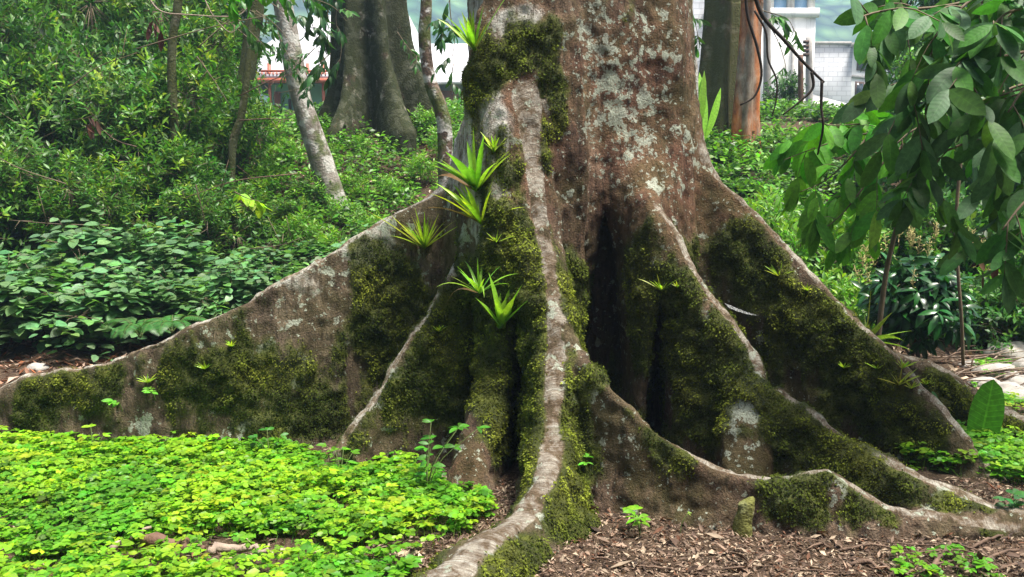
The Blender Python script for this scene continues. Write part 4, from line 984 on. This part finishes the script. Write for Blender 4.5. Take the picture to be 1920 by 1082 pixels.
for px, Y, s, zs in [(20,13.6,1.3,1.5),(140,14,1.4,1.5),(270,14.2,1.4,1.45),(390,15,1.2,1.35),(-120,14,1.3,1.5),(100,9.9,.7,.8),(330,10.3,.7,.8),(210,11.5,.9,1.1),(30,11.3,1,1.2),(60,16,1.5,1.9),(200,16.5,1.5,1.9),(320,17,1.5,1.8),(400,17,1.,1.4),(-60,16.5,1.6,2.)]:
    put(sC, px, Y, s, zs)
# horizontal sprays of broad pale leaves in front of the thicket
g2 = 'pale broad leaved bushes spreading low in front of the thicket'
sB = [shrub('broad_leaved_bush', 'low bush with flat sprays of broad pale leaves before the left thicket', 420 + i, (.9, .75, .62), 210, LB, .145, 7, GBb, M_leaf, layered=True, group=g2, spread=.34, stemr=.014) for i in range(2)]
for px, Y, s in [(-40,7.6,.95),(90,7.9,.9),(210,7.7,.85),(330,8.0,.8),(430,8.3,.75),(540,8.5,.7),(650,8.9,.72),(-150,8.2,1.),(150,8.7,1.),(300,8.9,.9),(480,9.1,.75),(590,9.4,.7),(700,9.8,.65)]:
    put(sB, px, Y, s)
g3 = 'leafy herbs and low bushes covering the left slope'
sE = [shrub('low_bush', 'low bright green bush on the slope below the background trees', 430 + i, (.5, .5, .42), 150, LA, .085, 7, GE, M_leaf, alt=(.2, .38, .03), pa=.25, group=g3, stemr=.01) for i in range(2)]
for px, Y, s in [(560,9.9,.8),(620,9.7,.8),(690,10.3,.8),(760,9.6,.75),(800,10.4,.8),(590,11,.8),(660,11.3,.65),(730,11.4,.6),(790,11.8,.7),(540,12,.7),(610,12.3,.6),(680,12.8,.45),(760,13,.5),(500,12.6,.8),(500,11.2,.8),(840,11,.8),(835,12.5,.8),(560,13.4,.45),(640,13.6,.4),(800,13.6,.7),(480,13.6,.6),(820,9.3,.6),(700,8.9,.5),(640,10.6,.6)]:
    put(sE, px, Y, s)
# low undergrowth on the whole slope
r = rng(77)
def under(label, n, area, seed, L=.09, col=GE, dens=None):
    r = rng(seed); x0, x1, y0, y1 = area; x = r.uniform(x0, x1, n); y = r.uniform(y0, y1, n)
    q = fbm(np.stack([x * 1.1, y * 1.1, 0 * x], 1), 3, seed); kp = q > .36; x = x[kp]; y = y[kp]; n = len(x)
    g = ground(x, y); m = 7; M = n * m; az = r.random(M) * 6.28
    pos = np.repeat(np.stack([x, y, g], 1), m, 0) + np.stack([np.cos(az) * .05, np.sin(az) * .05, r.random(M) * .28], 1)
    d = np.stack([np.cos(az), np.sin(az), r.normal(size=M) * .4 + .25], 1); up = np.array([0, -.2, 1.]) + .4 * r.normal(size=(M, 3))
    v, f, t, u = inst(LO, pos, d, up, r.uniform(.5, 1.2, M) * L, cols(M, r, col, .3, (.05, .12, .02), .3))
    tag(link('undergrowth', nmesh('undergrowth', v, f, t, u), M_leaf), label, 'undergrowth', kind='stuff')
under('low green undergrowth spread over the left slope', 11000, (-9, 0.2, 8.6, 17), 501)
under('low green undergrowth over the right bank', 15000, (1.2, 13, 7.8, 17), 502, .11)
# fern behind the long buttress
def fern(label, px, py, Y, n, L, seed, col=(.10, .27, .03)):
    r = rng(seed); p0 = at(px, py, Y); p0[2] = max(gz(p0[0], p0[1]), p0[2] - .05); e = empty('fern', p0); tag(e, label, 'fern'); T = []; pos = []; dr = []; sz = []; ups = []
    for i in range(n):
        a = i / n * 6.28 + r.normal() * .3; l = L * r.uniform(.7, 1.1); 
        P = spline(np.array([[0, 0, 0], [math.cos(a) * l * .35, math.sin(a) * l * .35, l * .42], [math.cos(a) * l * .8, math.sin(a) * l * .8, l * .40], [math.cos(a) * l * 1.05, math.sin(a) * l * 1.05, l * .2]]), 26)
        T.append((P, np.linspace(.004, .001, 26))); tg = np.gradient(P, axis=0); tg /= np.linalg.norm(tg, axis=1, keepdims=True)
        for j in range(3, 26):
            sd = np.cross(tg[j], [0, 0, 1.]); sd /= np.linalg.norm(sd); w = math.sin(math.pi * ((j - 2) / 25) ** .7) * .26 * L + .01
            for s in (-1, 1): pos.append(P[j]); dr.append(sd * s + tg[j] * .35); sz.append(w); ups.append(np.cross(sd, tg[j]))
    v, f = tubes(T, 4); link('stem', nmesh('stem', v, f), M_stemgreen, e); n_ = len(pos)
    v, f, t, u = inst(leaf_tpl(.2, .05, .25, 3, .3), np.array(pos), np.array(dr), np.array(ups), np.array(sz), cols(n_, r, col, .12)); link('frond', nmesh('frond', v, f, t, u), M_leaf, e)
fern('pale green fern arching behind the ridge of the long left buttress', 262, 622, 6.9, 8, .30, 601, (.05, .16, .03))
fern('second fern closer to the ridge of the long left buttress', 322, 612, 6.4, 7, .26, 602, (.05, .17, .03))
fern('small dark fern in the thicket shade at far left', 60, 600, 8.2, 8, .4, 603, (.06, .17, .03))

# background trees, left
tree('pale leaning slender trunk patched with moss left of the dark buttressed tree', [(640,398,11.),(612,330,11),(582,240,11.),(556,150,11),(540,60,11),(528,-10,11)], [.17,.15,.13,.125,.12,.11,.10], M_tA, ext=(-.3, .1, 2.2))
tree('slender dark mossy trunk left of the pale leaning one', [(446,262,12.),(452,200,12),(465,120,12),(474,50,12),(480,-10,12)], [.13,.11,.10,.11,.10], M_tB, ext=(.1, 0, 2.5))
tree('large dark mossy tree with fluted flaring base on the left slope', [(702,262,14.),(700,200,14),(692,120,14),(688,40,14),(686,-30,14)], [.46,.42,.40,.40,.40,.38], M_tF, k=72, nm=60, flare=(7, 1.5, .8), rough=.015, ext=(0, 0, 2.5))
tree('thin speckled crooked trunk close to the left edge of the big tree', [(834,330,9.5),(834,270,9.5),(826,205,9.5),(806,150,9.5),(796,70,9.5),(800,-20,9.5)], [.075,.08,.075,.065,.06,.06], M_tE, ext=(.05, 0, 2))
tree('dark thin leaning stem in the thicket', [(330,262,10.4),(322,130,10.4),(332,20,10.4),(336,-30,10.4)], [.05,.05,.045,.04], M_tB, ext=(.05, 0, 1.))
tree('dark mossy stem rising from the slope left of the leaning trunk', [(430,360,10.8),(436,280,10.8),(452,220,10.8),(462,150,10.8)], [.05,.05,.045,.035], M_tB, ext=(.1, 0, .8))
# right
tree('pale speckled slim trunk right behind the big trunk', [(1300,262,10.),(1297,180,10),(1290,60,10),(1288,-20,10)], [.08,.075,.07,.07], M_tA, ext=(0, 0, 2))
e, S_ = tree('thick olive brown mossy trunk standing left of the orange one', [(1336,262,13.),(1342,180,13),(1348,100,13),(1351,20,13),(1352,-30,13)], [.27,.235,.22,.215,.21], M_tC, k=28, nm=50, flare=(5, .5, .6), rough=.012, ext=(0, 0, 2.5))
tree('straight orange barked trunk', [(1390,275,12.5),(1396,190,12.5),(1402,100,12.5),(1407,10,12.5),(1408,-30,12.5)], [.155,.13,.118,.12,.118], M_tD, k=24, flare=(5, .25, .5), rough=.012, ext=(0, 0, 2.5))
def pole(label, px, py0, py1, Y, rad, mat, name='utility_pole', lean=0):
    a = at(px, py0, Y); b_ = at(px + lean, py1, Y); a[2] = gz(a[0], a[1]) - .1
    v, f = tube(np.linspace(a, b_, 6), np.linspace(rad, rad * .85, 6), 14); e = link(name, nmesh(name, v - a, f, smooth=True), mat, loc=a)
    return tag(e, label, 'pole')
pole('grey concrete utility pole right of the orange trunk', 1438, 250, -260, 20, .085, M_conc)
pole('weathered brown wooden post before the white building', 1501, 250, 103, 17, .055, M_log, 'wooden_post')
e = pole('grey utility pole with insulators at the edge of the white building', 1517, 240, 70, 24, .1, M_conc)
for py in (80, 88, 96, 104):
    p = at(1512, py, 24); v, f = tube(np.array([p + [0.02, -.12, 0], p + [-.12, -.12, 0]]), .045, 8); link('insulator', nmesh('insulator', v - np.array(e.location), f), M_frame, e)
# right bank
g4 = 'bushes covering the bank behind the right buttress'
sF = [shrub('bank_bush', 'small oval leaved bush on the bank behind the right buttress', 440 + i, (.8, .8, .62), 420, LO, .085, 8, (.05, .15, .025), M_leaf, alt=(.13, .29, .04), pa=.3, group=g4, stemr=.012) for i in range(2)]
for px, Y, s, zs in [(1310,10.6,.6,.6),(1390,10.2,.62,.62),(1470,10.,.65,.65),(1560,9.8,.7,.75),(1650,9.5,.8,.9),(1740,9.2,1.,1.1),(1830,9.,1.05,1.2),(1920,8.8,1.05,1.2),(1350,12.,.45,.42),(1440,12,.5,.42),(1530,12.,.6,.5),(1610,11.6,.7,.6),(1740,11.2,1.1,1.2),(1850,11,1.3,1.4),(1950,10.6,1.3,1.5),
                     (1370,9.2,.62,.62),(1450,8.9,.65,.65),(1540,8.6,.66,.7),(1640,8.3,.7,.75),(1900,7.7,.75,1.),(1980,8.,.9,1.2),(1720,13.6,1.2,1.2),(1820,13.4,1.4,1.5),(1930,13,1.5,1.7),(1590,9.1,.6,.6),(1820,8.2,.7,.9),(1480,11.2,.5,.4),(1400,11.2,.5,.42)]:
    put(sF, px, Y, s, zs)
g5 = 'leafy bushes filling the gap behind the hanging branches'
for px, Y, s, zs in [(1790,15,1.3,2.),(1890,15,1.5,2.3),(1990,14,1.5,2.3),(1740,17,.9,1.3),(1830,18,1.6,2.3),(1960,18,1.7,2.6)]:
    o = put(sC, px, Y, s, zs); o['group'] = g5; o['label'] = 'tall dark bush on the bank behind the hanging branches at right'
for px, Y, s, zs in [(1330,9.6,.9,.9),(1370,9.9,.8,.8),(1420,9.4,.8,.8),(1690,10.1,1.,1.),(1810,10,1.,1.2),(1890,9.6,1.,1.2),(1520,10.6,.6,.6),(1345,11.5,.6,.6),(1440,10.3,.7,.55),(1480,9.5,.7,.7),(1570,9.2,.8,.8),(1600,10.4,.7,.7),(1400,8.4,1.,1.1),(1460,8.2,1.,1.15),(1540,8.0,1.,1.15),(1600,7.8,.9,1.1),(1360,9.0,1.,1.1),(1500,8.9,1.2,1.25),(1430,9.3,1.2,1.2),(1580,9.,1.2,1.35)]:
    o = put(sE, px, Y, s, zs); o['group'] = g4; o['label'] = 'low bright green bush on the bank behind the right buttress'
e = place(shrub('pole_bush', 'round bush at the foot of the grey utility pole', 450, (.9, .9, 1.15), 420, LO, .11, 8, (.05, .14, .03), M_leaf, stemr=.02), 1468, 17.5, 0, .55, True)
# banana-like bright leaves just beside the trunk
r = rng(12); pos = []; dr = []; 
for i in range(9): a = r.uniform(-1, 1); pos.append([r.normal() * .1, r.normal() * .1, .3]); dr.append([a * .45, r.normal() * .3, 1])
p0 = at(1308, 250, 12.); p0[2] = gz(p0[0], p0[1]); v, f, t, u = inst(leaf_tpl(.14, .12, .1, 6, .5), np.array(pos), np.array(dr), np.array([[.2, -1., .3]] * 9) + .3 * r.normal(size=(9, 3)), r.uniform(.6, 1.0, 9), cols(9, r, (.22, .45, .04), .1))
tag(link('strap_leaved_plant', nmesh('strap_leaved_plant', v, f, t, u), M_leaf, loc=p0), 'bright upright strap leaves between the big trunk and the olive trunk', 'plant')
# glossy flowering shrub
e = shrub('flowering_shrub', 'dark glossy shrub with pale yellow flower plumes behind the outer right buttress', 460, (.52, .5, .52), 230, LD, .15, 9, (.022, .095, .022), M_leafgloss, droop=.45, stemr=.014, hollow=.6)
x = wx(1728, 500, 7.0); e.location = (x, 7.0, gz(x, 7.0) + .12)
r = rng(5); M_fl = _flat('pale_yellow_flower', (.42, .36, .15), .8)
for i in range(26):
    a = unit(1, r)[0]; a[2] = abs(a[2]); base = a * np.array([.5, .45, .42]) + np.array([0, -.05, .52]); tp = base + np.array([a[0] * .05, a[1] * .05 - .02, .14])
    T = [(np.array([base, (base + tp) / 2, tp]), np.array([.0025, .002, .001]))]
    for j in range(26):
        q = base + (tp - base) * r.random(); w = unit(1, r)[0] * r.uniform(.015, .05); T.append((np.array([q, q + w * .6, q + w + [0, 0, .01]]), np.array([.0016, .0014, .0022])))
    v, f = tubes(T, 3); link('flower', nmesh('flower', v, f), M_fl, e)
# hanging vine
tag(link('hanging_vine', (lambda q: nmesh('hanging_vine', q[0], q[1], smooth=True))(tube(spline(np.array([at(1806, 250, 6.3), at(1792, 420, 6.3), at(1797, 520, 6.3), at(1803, 600, 6.3), at(1806, 685, 6.35)]), 20), .012, 6)), M_stem), 'thin brown vine hanging over the flowering shrub', 'vine')

# ---- near tree with large leaves hanging in from the right
def sprays(e, rows, seed, tpl, L, col, mat, step=.075, hang=.5, rad=.008, alt=None, pa=0, spread=1.0, br='branch', twigs=True):
    r = rng(seed); loc = np.array(e.location)
    for row in rows:
        P = spline(np.array([at(*p) for p in row]), 24); b = link(br, (lambda q: nmesh(br, q[0] - loc, q[1], smooth=True))(tube(P, np.linspace(rad, rad * .35, 24), 6)), M_stem, e)
        seg = np.linalg.norm(np.diff(P, axis=0), axis=1).sum(); nt = max(3, int(seg / (step * 2.6))); T = []; pos = []; dr = []; 
        for i in range(nt):
            t = (i + .4) / nt; k_ = min(22, int(t * 23)); p = P[k_]; tg = P[k_ + 1] - P[k_]; tg /= np.linalg.norm(tg)
            sd = unit(1, r)[0] * .9; sd[1] *= .7; d0 = tg * .8 + sd + np.array([0, 0, -.1]); d0 /= np.linalg.norm(d0); l = r.uniform(.12, .34) * spread
            Q = spline(np.array([p, p + d0 * l * .5, p + d0 * l + np.array([0, 0, -.22 * l])]), 6); T.append((Q, np.linspace(rad * .4, rad * .2, 6)))
            for j in range(1, 6):
                for s in (-1, 1):
                    if r.random() < .22: continue
                    side = np.cross(d0, [0, 0, 1.]); side /= np.linalg.norm(side) + 1e-6
                    pos.append(Q[j]); dr.append(side * s * .75 + d0 * .55 + np.array([0, 0, -hang]) + .22 * r.normal(size=3))
            pos.append(Q[-1]); dr.append(d0 + np.array([0, 0, -hang]))
        n = len(pos); up = np.array([0, -.75, .7]) + .5 * r.normal(size=(n, 3))
        v, f, t, u = inst(tpl, np.array(pos), np.array(dr), up, r.uniform(.55, 1.1, n) * L, cols(n, r, col, .22, alt, pa))
        link('foliage', nmesh('foliage', v - loc, f, t, u, smooth=True), mat, b)
        v, f = tubes(T, 4); link(br, nmesh(br, v - loc, f), M_stem, b) if twigs == 'own' else None
        ov = np.array([x.co for x in b.data.vertices]); of = np.array([list(x.vertices) for x in b.data.polygons])
        b.data = nmesh(br, np.concatenate([ov, v - loc]), np.concatenate([of, f + len(ov)])); b.data.materials.append(M_stem)
e = empty('broad_leaved_tree', (3.9, 4.9, 0)); tag(e, 'tree with large dark veined leaves hanging in at upper right', 'tree')
v, f = tube(spline(np.array([(3.9, 4.9, -.1), (3.85, 4.9, 1.2), (3.9, 4.8, 2.4), (3.7, 4.7, 4.0)]), 20), np.linspace(.11, .06, 20), 12); link('trunk', nmesh('trunk', v - np.array(e.location), f, smooth=True), M_tC, e)
LT = leaf_tpl(.38, .08, .16, 7, .52, .8)
sprays(e, [[(2180,-20,4.7),(1950,-30,4.4),(1780,10,4.2),(1660,20,4.0),(1605,35,3.9)],
           [(2150,60,4.7),(1960,90,4.5),(1820,120,4.3),(1740,150,4.2),(1690,190,4.1)],
           [(2150,150,4.7),(1990,200,4.5),(1860,250,4.4),(1760,290,4.3),(1720,330,4.3)],
           [(2120,100,4.6),(1960,40,4.2),(1870,70,3.9),(1800,180,3.8)],
           [(2120,260,4.7),(1990,320,4.3),(1920,380,4.1),(1880,430,4.0)],
           [(2100,-120,5.0),(1900,-80,5.0),(1760,-40,5.0),(1660,-10,5.0)],
           [(2160,0,5.2),(1980,60,5.3),(1850,100,5.4),(1740,140,5.4)],
           [(2150,220,5.0),(2000,260,4.9),(1900,300,4.8),(1850,350,4.8)],
           [(2150,-60,4.6),(1980,-60,4.3),(1850,-20,4.1),(1760,60,4.0),(1740,110,4.0)],
           [(2150,40,4.4),(2000,20,4.1),(1900,20,3.9),(1850,60,3.8)],
           [(2150,180,4.9),(1960,150,4.9),(1820,200,4.9),(1720,240,4.9),(1680,270,4.9)],
           [(2150,-40,5.2),(1950,-20,5.3),(1800,30,5.4),(1720,60,5.4),(1670,50,5.4)],
           [(2150,120,5.5),(1960,170,5.6),(1840,220,5.7),(1760,260,5.7),(1700,250,5.7)],
           [(2160,330,5.2),(2020,380,5.0),(1940,440,4.9),(1900,480,4.9)],
           [(2160,100,4.8),(2020,130,4.4),(1930,160,4.1),(1890,210,4.0)]], 701, LT, .20, (.06, .175, .03), M_leafvein, step=.06, hang=.6, alt=(.075, .17, .07), pa=.3, rad=.011)
e = empty('drooping_leaf_sapling', at(1640, 700, 5.9) * [1, 1, 0]); tag(e, 'sapling with drooping bright green leaves behind the outer right ridge', 'sapling')
sprays(e, [[(1700,240,5.6),(1600,255,5.6),(1535,275,5.5),(1470,300,5.5)],
           [(1640,240,5.7),(1590,300,5.6),(1545,340,5.6),(1500,360,5.6)],
           [(1660,300,5.7),(1620,350,5.6),(1580,400,5.6),(1545,430,5.6)],
           [(1580,250,5.8),(1520,240,5.8),(1490,260,5.8)],[(1700,260,5.9),(1650,330,5.9),(1600,360,5.9),(1560,370,5.9)],[(1700,230,5.8),(1640,230,5.8),(1570,235,5.8),(1530,230,5.8)],[(1690,340,5.7),(1650,390,5.6),(1620,430,5.6)]], 702, LT, .225, (.09, .30, .022), M_leafvein, step=.09, hang=1.0, rad=.007, alt=(.13, .34, .03), pa=.25, spread=.8)
v, f = tube(spline(np.array([at(1640, 700, 6.0), at(1660, 520, 6.0), at(1690, 380, 5.9), at(1700, 240, 5.7), at(1690, 180, 5.6)]), 20), np.linspace(.02, .008, 20), 7); link('stem', nmesh('stem', v - np.array(e.location), f, smooth=True), M_stem, e)
one = [('pale drooping single leaf', 0)]
# bare curved twigs hanging from above between the trunks
def vine(label, rows, rad, name='hanging_twig', mat=None):
    e = empty(name, at(*rows[0][0])); tag(e, label, 'twig'); loc = np.array(e.location)
    for i, row in enumerate(rows):
        P = spline(np.array([at(*p) for p in row]), 24); v, f = tube(P, np.linspace(rad, rad * .55, 24) * (.7 if i else 1), 6); link('branch', nmesh('branch', v - loc, f, smooth=True), mat or M_vine, e)
M_vine = _flat('dark_twig_bark', (.03, .022, .018), .8)
vine('dark bare branch slanting down right before the white building', [[(1412,-20,5.),(1430,30,5.),(1470,75,5.),(1505,115,5.),(1545,155,5.)], [(1541,152,5.),(1540,200,5.),(1543,240,5.),(1533,290,5.1)], [(1522,135,5.),(1524,165,5.),(1500,190,5.),(1468,215,5.)]], .013)
vine('dark looping twig hanging before the orange trunk', [[(1398,-20,5.2),(1402,30,5.2),(1420,90,5.2),(1428,140,5.2),(1415,180,5.2),(1388,197,5.2)], [(1415,20,5.2),(1436,60,5.2),(1440,110,5.2),(1456,150,5.2),(1455,190,5.2),(1447,218,5.2)]], .010)
# small leafy twigs seen against the sky and buildings
def leafy(label, rows, seed, L, col, Y, hang=.4, step=.1, tpl=LD, spread=.6):
    e = empty('leafy_branch', at(*rows[0][0])); tag(e, label, 'branch'); sprays(e, rows, seed, tpl, L, col, M_leaf, step=step, hang=hang, rad=.006, spread=spread)
leafy('leafy twig hanging between the concrete pole and the white building', [[(1425,30,9),(1450,60,9),(1470,110,9),(1475,150,9)], [(1430,20,9),(1475,35,9),(1490,60,9)]], 801, .13, (.06, .17, .03), 9, .6, .13)
leafy('small leafy twig between the big trunk and the olive trunk', [[(1288,10,9),(1302,40,9),(1312,80,9)]], 802, .12, (.05, .14, .03), 9, .6, .13)
leafy('leafy shoot against the pale sky left of the big trunk', [[(842,-20,8),(845,30,8),(852,80,8),(838,150,8)], [(852,60,8),(835,40,8),(828,80,8)]], 803, .11, (.04, .13, .03), 8, .6, .14)
leafy('drooping dark leaves between the leaning trunk and dark tree', [[(560,-20,9),(590,10,9),(610,50,9),(618,90,9)], [(640,-20,9),(600,5,9),(575,35,9)]], 804, .17, (.035, .10, .03), 9, .9, .13)
leafy('slim leafy shoot before the white roof left of the dark tree', [[(520,60,10),(545,110,10),(580,130,10)], [(600,40,10),(606,100,10),(604,140,10)]], 805, .10, (.05, .13, .03), 10, .4, .14)
leafy('bright overhanging leaves at the top edge over the leaning trunk', [[(450,-60,7),(500,-40,7),(545,-30,7),(600,-40,7)], [(380,-50,7),(430,-40,7),(470,-20,7)]], 806, .20, (.08, .30, .015), 7, 1.2, .16)
leafy('small leafy twigs between the thin trunk and the big tree', [[(745,60,10),(770,95,10),(790,110,10)], [(850,120,9),(845,160,9),(850,190,9)]], 807, .10, (.05, .15, .03), 9, .4, .14)
leafy('leafy spray hiding part of the teal house roof', [[(480,20,10.5),(520,50,10.5),(560,100,10.5)], [(470,70,10.5),(510,90,10.5),(530,110,10.5)]], 809, .12, (.045, .13, .03), 10, .5, .11)
leafy('dark hanging leaf spray right of the leaning trunk', [[(650,-30,9.5),(630,30,9.5),(640,90,9.5),(630,150,9.5)], [(620,100,9.5),(600,120,9.5),(592,150,9.5)]], 810, .15, (.035, .10, .03), 9, .9, .12)
leafy('dense leaf spray over the top of the leaning trunk', [[(420,-20,8.5),(470,20,8.5),(510,40,8.5)], [(430,20,8.5),(470,60,8.5),(500,90,8.5)], [(500,-30,8.5),(560,-10,8.5),(620,10,8.5),(650,40,8.5)]], 811, .13, (.06, .17, .03), 8.5, .5, .11)
leafy('leaf spray crossing the red railing of the teal house', [[(590,90,10),(560,120,10),(520,140,10)], [(600,150,10),(565,165,10),(520,175,10)]], 812, .10, (.05, .15, .03), 10, .4, .11)
leafy('dark leaves dangling before the white roof under the leaning trunk top', [[(500,0,9.8),(560,40,9.8),(600,60,9.8)], [(560,-20,9.8),(590,60,9.8),(600,120,9.8)], [(620,-20,9.8),(612,40,9.8),(600,80,9.8)]], 813, .13, (.03, .09, .025), 9.8, .9, .11)
# tan vines drooping in at the top left
vine('pale thin vine looping down at the top of the thicket', [[(270,-20,8),(300,20,8),(360,28,8),(440,30,8),(470,10,8)], [(380,-10,8),(400,30,8),(430,60,8),(450,50,8)]], .008, mat=M_palewood)
r = rng(31)
for i in range(13):
    px = r.uniform(-20, 560); py = r.uniform(60, 520); a = at(px, py, r.uniform(7.9, 9.2)); an = r.normal() * .7 + (0 if r.random() < .5 else 3.14); L = r.uniform(.5, 1.3)
    d = np.array([math.cos(an), r.normal() * .2, math.sin(an) * .6 + .15]) * L
    T = [(spline(np.array([a, a + d * .5 + r.normal(size=3) * .05, a + d]), 10), np.linspace(.006, .003, 10))]
    for j in range(3):
        q = a + d * r.uniform(.3, .9); w = (unit(1, r)[0] + np.array([0, -.3, .3])) * r.uniform(.12, .3); T.append((np.array([q, q + w * .5, q + w]), np.array([.004, .003, .002])))
    v, f = tubes(T, 5); tag(link('bare_twig', nmesh('bare_twig', v - a, f, smooth=True), [M_stem, M_twig][i % 2], loc=a), 'thin leafless twig crossing the thicket behind the long left buttress', 'twig', 'leafless twigs in the thicket')
# bright backlit leaves low in the thicket
leafy('few bright yellow green leaves glowing above the ridge of the long buttress', [[(440,360,7.4),(465,372,7.4),(490,378,7.4)]], 808, .12, (.36, .55, .04), 7.4, .5, .2, LB, .4)

# ---- air between the trees and the far hills
hz = bpy.data.materials.new('air'); hz.use_nodes = True; hn_ = hz.node_tree.nodes; hn_.remove(hn_['Principled BSDF'])
pv_ = hn_.new('ShaderNodeVolumePrincipled'); pv_.inputs['Color'].default_value = (.52, .72, 1.0, 1); pv_.inputs['Density'].default_value = .0016
pv_.inputs['Anisotropy'].default_value = .2; hz.node_tree.links.new(pv_.outputs[0], hn_['Material Output'].inputs['Volume'])
v, f = boxes([(-1000, 1000, -60, 1300, -1.2, 112)]); tag(link('haze', nmesh('haze', v, f), hz), 'thin pale air over the whole place', 'haze', kind='stuff')

for px, Y, s, zs in [(970,12.5,.7,1.),(1010,13.5,.8,1.1),(1080,12.8,1.1,1.1),(1130,13.6,1.,1.1),(1175,12.2,.7,.9),(940,10.5,.7,.7),(1060,10.2,.7,.7),(1170,10.6,.7,.7),(1030,17,1.,1.6),(1110,17,1.,1.5)]:
    o = put(sC if Y > 12 else sE, px, Y, s, zs); o['group'] = 'bushes behind the big trunk'; o['label'] = 'green bush standing behind the big buttressed trunk'
# ---- unseen trees added behind and beside the camera to block low sky light
for i, (x, y, s_) in enumerate([(-7.5, -3.5, 3.2), (-4.2, -4.6, 3.4), (-1.2, -5.0, 3.3), (1.8, -4.8, 3.5), (4.8, -4.2, 3.3), (7.6, -2.6, 3.2), (-9.6, -.4, 3.0), (9.4, .6, 3.0), (-11, 3.5, 3.), (11, 4.5, 3.), (-6, -8, 4.2), (0, -9, 4.4), (6, -8, 4.2)]):
    o = copy_tree(sC[i % 2]); o.location = (x, y, gz(x, y) - .05); o.scale = (s_, s_, s_ * 1.1); o.rotation_euler = (0, 0, i * 1.7)
    o['label'] = 'unseen dark leafy tree added behind the viewpoint to block low sky'; o['group'] = 'unseen trees added behind the viewpoint to block low sky'
